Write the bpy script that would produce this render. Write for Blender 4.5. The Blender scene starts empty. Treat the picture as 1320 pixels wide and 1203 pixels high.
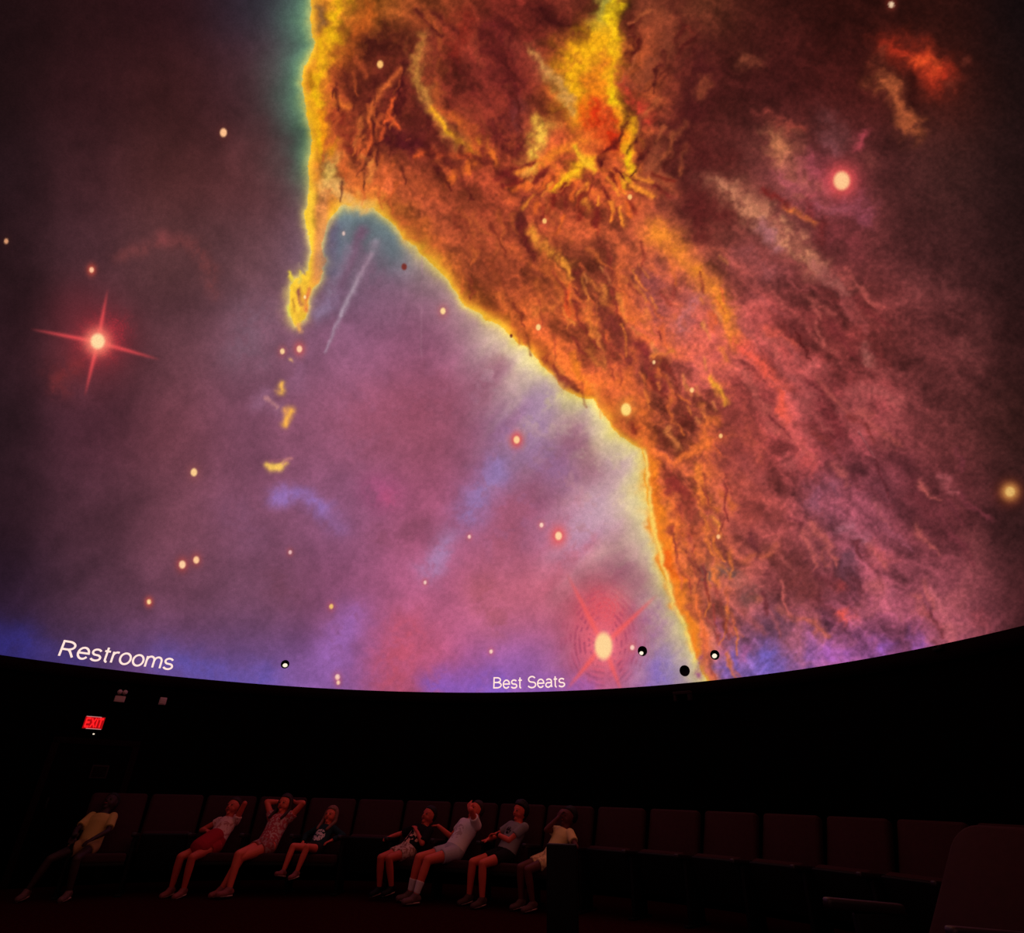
import bpy, bmesh, math, random
import numpy as np
from mathutils import Vector, Matrix

R_ = math.radians
sc = bpy.context.scene
COL = sc.collection

# ------------------------------------------------------------------ camera, world, exposure
EYE = 1.22
FPX, CX, CY = 760.0, 660.0, 601.5
PITCH, ROLL = math.atan(421 / 760), R_(1.6)
F_ = np.array([0, math.cos(PITCH), math.sin(PITCH)])
U_ = np.array([0, -math.sin(PITCH), math.cos(PITCH)])
X_ = np.array([1.0, 0, 0])
RT = math.cos(ROLL) * X_ + math.sin(ROLL) * U_
UP = -math.sin(ROLL) * X_ + math.cos(ROLL) * U_
cam_data = bpy.data.cameras.new('camera')
cam = bpy.data.objects.new('camera', cam_data); COL.objects.link(cam)
cam_data.sensor_width = 36.0
cam_data.lens = 36.0 * FPX / 1320.0
cam_data.clip_start = 0.05
cam.matrix_world = Matrix((
    (RT[0], UP[0], -F_[0], 0), (RT[1], UP[1], -F_[1], 0),
    (RT[2], UP[2], -F_[2], EYE), (0, 0, 0, 1)))
sc.camera = cam
w = bpy.data.worlds.new('dark_world'); sc.world = w
w.use_nodes = True
w.node_tree.nodes['Background'].inputs[0].default_value = (0, 0, 0, 1)
w.node_tree.nodes['Background'].inputs[1].default_value = 0.0
sc.view_settings.view_transform = 'Standard'
sc.view_settings.look = 'None'
sc.view_settings.exposure = 0.0
sc.view_settings.gamma = 1.0
sc.view_settings.use_curve_mapping = False

# the room: a round planetarium; dome sits on a cylindrical wall
DC = np.array([-1.8, 4.07]); DR = 6.83; RIM = EYE + 1.5
DOME_GAIN = 1.0
SEAT_C = np.array([-2.2, 3.55]); SEAT_R = 6.0

def ray(px, py):
    d = F_ * FPX + RT * (px - CX) - UP * (py - CY)
    return d / np.linalg.norm(d)
def on_dome(px, py):
    d = ray(px, py); o = np.array([0, 0, EYE]) - np.array([DC[0], DC[1], RIM])
    b = d @ o; c = o @ o - DR * DR
    return np.array([0, 0, EYE]) + d * (-b + math.sqrt(b * b - c))
def on_wall(px, py, r=DR):
    d = ray(px, py); o = -DC; a = d[:2] @ d[:2]; b = d[:2] @ o; c = o @ o - r * r
    t = (-b + math.sqrt(b * b - a * c)) / a
    return np.array([0, 0, EYE]) + d * t
def on_plane(px, py, z=0.0):
    d = ray(px, py); return np.array([0, 0, EYE]) + d * ((z - EYE) / d[2])

# ------------------------------------------------------------------ helpers
def srgb(*c):
    c = np.array(c, float) / 255.0
    return np.where(c <= 0.04045, c / 12.92, ((c + 0.055) / 1.055) ** 2.4)
def link(o, parent=None):
    COL.objects.link(o)
    if parent is not None: o.parent = parent
    return o
def tag(o, label, cat=None, group=None, kind=None):
    if label: o['label'] = label
    if cat: o['category'] = cat
    if group: o['group'] = group
    if kind: o['kind'] = kind
    return o
def empty(name, loc, rz=0.0):
    o = bpy.data.objects.new(name, None); COL.objects.link(o)
    o.empty_display_size = 0.1
    o.location = loc; o.rotation_euler = (0, 0, rz)
    return o
def obj(name, bm, mat, parent=None, smooth=True):
    me = bpy.data.meshes.new(name)
    if isinstance(bm, bmesh.types.BMesh):
        bmesh.ops.recalc_face_normals(bm, faces=bm.faces)
        bm.to_mesh(me); bm.free()
    else:
        me.from_pydata([tuple(v) for v in bm[0]], [], bm[1])
    if smooth:
        me.polygons.foreach_set('use_smooth', [True] * len(me.polygons))
    o = bpy.data.objects.new(name, me)
    if mat: me.materials.append(mat)
    return link(o, parent)
def add_box(bm, c, s, rot=None, bevel=0.0, seg=2):
    r = bmesh.ops.create_cube(bm, size=1.0)
    vs = r['verts']
    for v in vs: v.co = Vector((v.co.x * s[0], v.co.y * s[1], v.co.z * s[2]))
    if bevel:
        es = list({e for v in vs for e in v.link_edges})
        out = bmesh.ops.bevel(bm, geom=es, offset=bevel, segments=seg, profile=0.6, affect='EDGES')
        vs = list({v for f in out['faces'] for v in f.verts} | {v for v in vs if v.is_valid})
        # collect whole island
        seen = set(vs); st = list(vs)
        while st:
            v = st.pop()
            for e in v.link_edges:
                o2 = e.other_vert(v)
                if o2 not in seen: seen.add(o2); st.append(o2)
        vs = list(seen)
    M = Matrix.Translation(Vector(c)) @ (rot.to_4x4() if rot else Matrix.Identity(4))
    bmesh.ops.transform(bm, matrix=M, verts=vs)
    return vs
def add_lathe(bm, prof, n=20, M=None):
    """profile [(r, z)] revolved about z, optionally transformed"""
    rings = []
    for r, z in prof:
        if r < 1e-6: rings.append([bm.verts.new((0, 0, z))])
        else: rings.append([bm.verts.new((r * math.cos(2 * math.pi * k / n), r * math.sin(2 * math.pi * k / n), z)) for k in range(n)])
    for a, b in zip(rings, rings[1:]):
        for k in range(n):
            k2 = (k + 1) % n
            if len(a) == 1 and len(b) == 1: continue
            if len(a) == 1: bm.faces.new((a[0], b[k], b[k2]))
            elif len(b) == 1: bm.faces.new((a[k], a[k2], b[0]))
            else: bm.faces.new((a[k], a[k2], b[k2], b[k]))
    vs = [v for r in rings for v in r]
    if M is not None: bmesh.ops.transform(bm, matrix=M, verts=vs)
    return vs

def mat(name, col, rough=0.8, spec=0.3, noise=0.15, scale=40.0, bump=0.0, emit=None, estr=0.0):
    m = bpy.data.materials.new(name); m.use_nodes = True
    nt = m.node_tree; b = nt.nodes['Principled BSDF']
    b.inputs['Roughness'].default_value = rough
    b.inputs['Specular IOR Level'].default_value = spec
    tc = nt.nodes.new('ShaderNodeTexCoord'); n = nt.nodes.new('ShaderNodeTexNoise')
    n.inputs['Scale'].default_value = scale; n.inputs['Detail'].default_value = 4
    nt.links.new(tc.outputs['Object'], n.inputs['Vector'])
    mx = nt.nodes.new('ShaderNodeMix'); mx.data_type = 'RGBA'
    mx.inputs[6].default_value = (*[float(c) * (1 - noise) for c in col], 1)
    mx.inputs[7].default_value = (*[min(1, float(c) * (1 + noise)) for c in col], 1)
    nt.links.new(n.outputs['Fac'], mx.inputs[0])
    nt.links.new(mx.outputs[2], b.inputs['Base Color'])
    if bump:
        bp = nt.nodes.new('ShaderNodeBump'); bp.inputs['Strength'].default_value = bump
        bp.inputs['Distance'].default_value = 0.01
        nt.links.new(n.outputs['Fac'], bp.inputs['Height']); nt.links.new(bp.outputs[0], b.inputs['Normal'])
    if emit is not None:
        b.inputs['Emission Color'].default_value = (*[float(c) for c in emit], 1)
        b.inputs['Emission Strength'].default_value = estr
    return m

# ------------------------------------------------------------------ the picture shown on the dome
# Painted as a "slide" (same frame as the wide picture the show throws on this side of the
# dome), then fixed to the dome's own surface as vertex colours.
X0, Y0, CW, CH = -240, -240, 1800, 1180
gx = np.arange(CW, dtype=np.float32) + X0
gy = np.arange(CH, dtype=np.float32) + Y0
XX, YY = np.meshgrid(gx, gy)
rng = np.random.default_rng(7)
LAT = [rng.random((256, 256)).astype(np.float32) for _ in range(6)]
def vnoise(x, y, k):
    L = LAT[k % 6]
    xi = np.floor(x).astype(np.int32); yi = np.floor(y).astype(np.int32)
    fx = x - xi; fy = y - yi
    fx = fx * fx * (3 - 2 * fx); fy = fy * fy * (3 - 2 * fy)
    xi += 37 * k; yi += 91 * k
    a, b = xi & 255, (xi + 1) & 255; c, d = yi & 255, (yi + 1) & 255
    return (L[c, a] * (1 - fx) + L[c, b] * fx) * (1 - fy) + (L[d, a] * (1 - fx) + L[d, b] * fx) * fy
def fbm(x, y, scale, octv, k, gain=0.5):
    s = 0; amp = 1.0; tot = 0
    for o in range(octv):
        q = 2.0 ** o / scale
        s = s + amp * vnoise(x * q, y * q, k + o); tot += amp; amp *= gain
    return s / tot
def ridged(x, y, scale, octv, k, gain=0.55):
    s = 0; amp = 1.0; tot = 0
    for o in range(octv):
        q = 2.0 ** o / scale
        n = 1 - np.abs(2 * vnoise(x * q, y * q, k + o) - 1)
        s = s + amp * n * n; tot += amp; amp *= gain
    return s / tot
def sstep(a, b, x):
    t = np.clip((x - a) / (b - a), 0, 1); return t * t * (3 - 2 * t)

OUT = [  # colours every 110 px, left / below the bright cloud edge
 [(27,13,15),(40,18,20),(46,20,24),(44,36,48),(70,80,75),(70,80,75)],
 [(32,16,18),(48,22,25),(58,27,28),(68,36,42),(80,75,75),(90,75,75)],
 [(36,20,24),(62,32,36),(78,40,40),(96,50,52),(100,70,80),(120,90,90)],
 [(38,20,24),(70,40,46),(92,54,56),(104,66,72),(110,92,112),(136,106,122),(150,110,120)],
 [(42,22,28),(84,42,48),(96,56,64),(116,76,92),(134,84,112),(146,84,112),(156,112,126),(170,130,130)],
 [(42,24,30),(82,42,54),(104,56,66),(126,74,96),(146,84,110),(152,80,100),(150,98,130),(150,100,125),(176,136,134)],
 [(44,24,32),(82,46,58),(112,64,78),(126,74,98),(142,86,120),(164,84,114),(160,98,138),(172,92,112),(176,130,150),(170,110,130)],
 [(44,26,44),(84,50,66),(106,62,80),(120,74,98),(146,80,114),(176,92,128),(182,92,108),(172,88,100),(168,104,130),(166,112,150)],
 [(44,36,94),(78,56,106),(96,68,130),(114,80,146),(138,90,160),(190,84,112),(132,88,172),(164,84,118),(134,88,165),(130,90,175)]]
IN = [   # the cloud side, from x = 330 on
 [(150,90,40),(180,110,30),(122,54,28),(100,32,26),(84,34,25),(100,48,30),(54,20,17),(44,15,12),(40,15,12),(18,11,12)],
 [(170,80,30),(112,40,26),(104,36,28),(108,36,32),(165,78,30),(88,33,27),(60,21,20),(56,19,17),(62,23,18),(26,14,14)],
 [(190,120,50),(150,72,36),(130,52,32),(146,56,36),(160,64,34),(96,40,34),(96,46,42),(96,42,42),(58,30,28),(34,18,18)],
 [(200,130,70),(186,108,60),(140,64,40),(140,58,36),(142,62,40),(142,66,50),(126,58,56),(100,44,44),(64,31,31),(35,18,18)],
 [(200,130,70),(190,110,60),(165,76,42),(170,75,38),(160,70,42),(142,62,58),(150,62,58),(118,48,45),(92,42,42),(42,20,20)],
 [(180,90,50),(180,90,50),(165,76,42),(165,70,40),(165,70,40),(170,75,52),(160,64,64),(130,55,58),(105,48,48),(44,22,20)],
 [(180,90,50),(180,90,50),(180,90,50),(180,90,50),(190,90,40),(170,80,55),(145,64,62),(128,64,78),(98,42,46),(46,24,24)],
 [(180,90,50),(180,90,50),(180,90,50),(180,90,50),(180,85,50),(175,85,60),(124,60,60),(138,66,78),(136,66,76),(62,28,30)],
 [(180,90,50),(180,90,50),(180,90,50),(180,90,50),(190,110,90),(180,100,100),(115,85,160),(140,80,150),(150,75,110),(66,30,34)]]
def grid_field(rows, x_first):
    n = max(len(r) for r in rows)
    G = np.array([list(r) + [r[-1]] * (n - len(r)) for r in rows], np.float32)   # 9 x n x 3
    def wts(coord, first, cnt):
        t = np.clip((coord - first) / 110.0, 0, cnt - 1)
        d = np.abs(t[:, None] - np.arange(cnt)[None, :])
        a = np.where(d < 1, 1 - 2.0 * d ** 2 + 1.0 * d ** 3, 0)      # smooth tent
        a = np.exp(-(d / 0.62) ** 2); return (a / a.sum(1, keepdims=True)).astype(np.float32)
    wy = wts(gy, 0, 9); wx = wts(gx, x_first, n)
    return np.einsum('yi,ijc,xj->yxc', wy, G, wx, optimize=True)
C_out = grid_field(OUT, 0); C_in = grid_field(IN, 330)

EDGE = [(400,-250),(400,0),(396,25),(402,45),(408,55),(394,87),(388,107),(393,140),(402,175),(401,200),(396,232),(395,274),
 (397,300),(402,325),(398,350),(378,359),(371,375),(370,398),(381,418),(391,408),(397,375),(420,340),(414,310),(425,282),(436,267),
 (459,262),(481,267),(509,293),(538,321),(557,344),(583,370),(603,395),(631,412),(648,423),(662,436),(680,447),(694,466),(708,482),
 (728,503),(744,512),(764,514),(781,534),(795,560),(815,574),(826,580),(829,606),(833,645),(843,675),(847,708),(852,738),(868,776),
 (886,815),(900,851),(912,880),(945,950),(1600,950),(1600,-250)]
E_ = np.array(EDGE, np.float32)
wxn = fbm(XX, YY, 26, 3, 11) - 0.5; wyn = fbm(XX, YY, 26, 3, 17) - 0.5
EX = XX + 12 * wxn; EY = YY + 12 * wyn
sd2 = np.full(XX.shape, 1e9, np.float32); inside = np.zeros(XX.shape, bool)
for i in range(len(E_)):
    a = E_[i]; b = E_[(i + 1) % len(E_)]
    ab = b - a; L2 = max(float(ab @ ab), 1e-6)
    if i < len(E_) - 3 and i > 0:
        m = 150
        x0 = int(max(0, min(a[0], b[0]) - m - X0)); x1 = int(min(CW, max(a[0], b[0]) + m - X0))
        y0 = int(max(0, min(a[1], b[1]) - m - Y0)); y1 = int(min(CH, max(a[1], b[1]) + m - Y0))
        if x1 > x0 and y1 > y0:
            ex = EX[y0:y1, x0:x1]; ey = EY[y0:y1, x0:x1]
            t = np.clip(((ex - a[0]) * ab[0] + (ey - a[1]) * ab[1]) / L2, 0, 1)
            d = (ex - a[0] - t * ab[0]) ** 2 + (ey - a[1] - t * ab[1]) ** 2
            sd2[y0:y1, x0:x1] = np.minimum(sd2[y0:y1, x0:x1], d)
    if a[1] != b[1]:
        hit = ((a[1] > EY) != (b[1] > EY)) & (EX < (b[0] - a[0]) * (EY - a[1]) / (b[1] - a[1]) + a[0])
        inside ^= hit
sd = np.minimum(np.sqrt(sd2), 400); sd = np.where(inside, sd, -sd)
msk = sstep(-3, 5, sd)[..., None]
CAN = C_out * (1 - msk) + C_in * msk
def over(c, a):
    global CAN
    CAN += (np.array(c, np.float32) - CAN) * a[..., None]

# edge colouring
up_left = sstep(330, 200, YY) * sstep(470, 420, XX)
low = sstep(400, 470, YY) * sstep(560, 640, XX)
cav = sstep(425, 440, XX) * sstep(570, 500, XX) * sstep(255, 265, YY) * sstep(380, 320, YY)
o_ = np.maximum(-sd, 0)
streak = fbm((XX + YY) * 0.7, (YY - XX) * 0.16, 20, 3, 23)
over((74, 100, 92), up_left * np.exp(-(o_ / 44) ** 1.6) * (sd < 0) * sstep(310, 150, YY) * 0.9)
over((100, 148, 108), up_left * np.exp(-(o_ / 17) ** 1.5) * (sd < 0) * sstep(330, 170, YY) * 0.85)
over((108, 134, 138), cav * (sd < 0) * np.exp(-(o_ / 62) ** 2) * 0.85)
mid_e = sstep(500, 540, XX) * sstep(520, 420, YY)
over((196, 166, 150), mid_e * (sd < 0) * np.exp(-(o_ / 26) ** 1.3) * 0.6)
over((200, 172, 178), low * (sd < 0) * np.exp(-(o_ / (24 + 90 * streak)) ** 1.3) * 0.85)
over((230, 216, 140), low * (sd < 0) * np.exp(-(o_ / (8 + 40 * streak * (1 + 0.5 * np.exp(-((YY - 620) / 60) ** 2)))) ** 1.2) * 0.95)
over((236, 210, 110), (sd < 0) * np.exp(-(o_ / 6.5) ** 1.4) * (0.9 - 0.35 * up_left))
i_ = np.maximum(sd, 0)
n_e = fbm(XX, YY, 22, 3, 29)
over((226, 118, 36), (sd >= 0) * np.exp(-(i_ / (8 + 20 * n_e)) ** 1.5) * 0.85 * sstep(960, 900, XX))
over((244, 188, 50), (sd >= 0) * np.exp(-(i_ / (2.5 + (13 - 6 * sstep(300, 460, YY)) * n_e)) ** 1.6) * (0.95 - 0.15 * low))
tail = sstep(428, 418, XX) * sstep(225, 260, YY) * (sd > -1)
over((240, 196, 54), tail * 0.8 * sstep(415, 398, XX + 0.06 * (YY - 300)))
over((226, 140, 80), tail * 0.75 * sstep(400, 412, XX + 0.06 * (YY - 300)) * sstep(390, 350, YY))

# cloud texture
wx2 = 34 * (fbm(XX, YY, 70, 4, 31) - 0.5); wy2 = 34 * (fbm(XX, YY, 70, 4, 37) - 0.5)
qx = XX + wx2; qy = YY + wy2
rot = 0.62
ux = qx * math.cos(rot) + qy * math.sin(rot); uy = -qx * math.sin(rot) + qy * math.cos(rot)
rid = ridged(ux * 0.62, uy * 1.25, 46, 5, 41)
bl = fbm(qx, qy, 60, 5, 47, 0.55)
fine = fbm(qx, qy, 11, 3, 53, 0.6)
dim = sstep(1340, 1060, XX)
calm = sstep(860, 980, XX) * sstep(420, 300, YY)
tex_in = 1 + (1.0 * (rid - 0.36) + 0.9 * (bl - 0.5) + 0.42 * (fine - 0.5)) * (0.35 + 0.65 * dim) * (1 - 0.5 * calm)
tex_out = 1 + 0.42 * (fbm(qx * .8 + qy * .55, (qy * .8 - qx * .55) * .55, 80, 5, 59) - 0.5) + 0.2 * (fbm(XX * .8 + YY * .6, YY * .9 - XX * .7, 24, 3, 61) - 0.5)
mi = sstep(4, 22, sd)
CAN *= (tex_out * (1 - mi) + tex_in * mi)[..., None]
hz = np.zeros_like(XX)
for hx, hy, hw, hh, hv in ((790,450,110,140,.85),(745,215,110,70,1.1),(880,560,90,90,1.0),(435,150,40,110,.45),(560,190,70,60,.55),(690,360,60,80,.6),(880,690,60,110,.9),(600,330,90,80,.2),(845,100,40,80,.3)):
    hz = np.maximum(hz, hv * np.exp(-((XX - hx) / hw) ** 2 - ((YY - hy) / hh) ** 2))
hot = np.clip(rid - 0.40, 0, 1) * 2.0 * mi * hz
over((232, 112, 42), np.clip(hot, 0, 0.8))
over((96, 32, 26), np.clip(0.40 - rid, 0, 1) * 1.7 * mi * hz)
pk = np.clip(bl - 0.52, 0, 1) * 2.4 * mi * sstep(860, 960, XX) * sstep(1300, 1180, XX)
over((190, 96, 92), np.clip(pk * sstep(300, 480, YY), 0, 0.5))

haze = False
# brush strokes: (points, width, colour, alpha)
frag = fbm(XX, YY, 15, 4, 67, 0.6)
wx4 = fbm(XX, YY, 9, 2, 91) - 0.5; wy4 = fbm(XX, YY, 9, 2, 97) - 0.5
def brush(pts, wd, col, a=0.8, rag=0.5, wob=1.0):
    P = np.array(pts, np.float32)
    if len(P) == 1: P = np.vstack([P, P + 0.5])
    wm = max(wd) if isinstance(wd, (list, tuple)) else wd
    m = wm * 2.6
    x0 = int(max(0, P[:, 0].min() - m - X0)); x1 = int(min(CW, P[:, 0].max() + m - X0))
    y0 = int(max(0, P[:, 1].min() - m - Y0)); y1 = int(min(CH, P[:, 1].max() + m - Y0))
    if x1 <= x0 or y1 <= y0: return
    k1, k2 = wob * min(wm * 2.2, 26), wob * min(wm * 1.3, 12)
    x = XX[y0:y1, x0:x1] + wxn[y0:y1, x0:x1] * k1 + wx4[y0:y1, x0:x1] * k2; y = YY[y0:y1, x0:x1] + wyn[y0:y1, x0:x1] * k1 + wy4[y0:y1, x0:x1] * k2
    best = np.full(x.shape, 1e9, np.float32); n = len(P) - 1
    ws = np.interp(np.linspace(0, 1, n + 1), [0, 1], wd) if isinstance(wd, (list, tuple)) else np.full(n + 1, wd)
    for i in range(n):
        ab = P[i + 1] - P[i]; L2 = max(float(ab @ ab), 1e-6)
        t = np.clip(((x - P[i, 0]) * ab[0] + (y - P[i, 1]) * ab[1]) / L2, 0, 1)
        d = ((x - P[i, 0] - t * ab[0]) ** 2 + (y - P[i, 1] - t * ab[1]) ** 2) / (ws[i] * (1 - t) + ws[i + 1] * t) ** 2
        best = np.minimum(best, d)
    f = frag[y0:y1, x0:x1]
    al = np.exp(-best * 1.1) * a * np.clip(1 - rag + rag * 2.2 * sstep(0.3, 0.65, f), 0, 1.15)
    al = np.clip(al, 0, 1)[..., None]
    CAN[y0:y1, x0:x1] += (np.array(col, np.float32) - CAN[y0:y1, x0:x1]) * al
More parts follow.
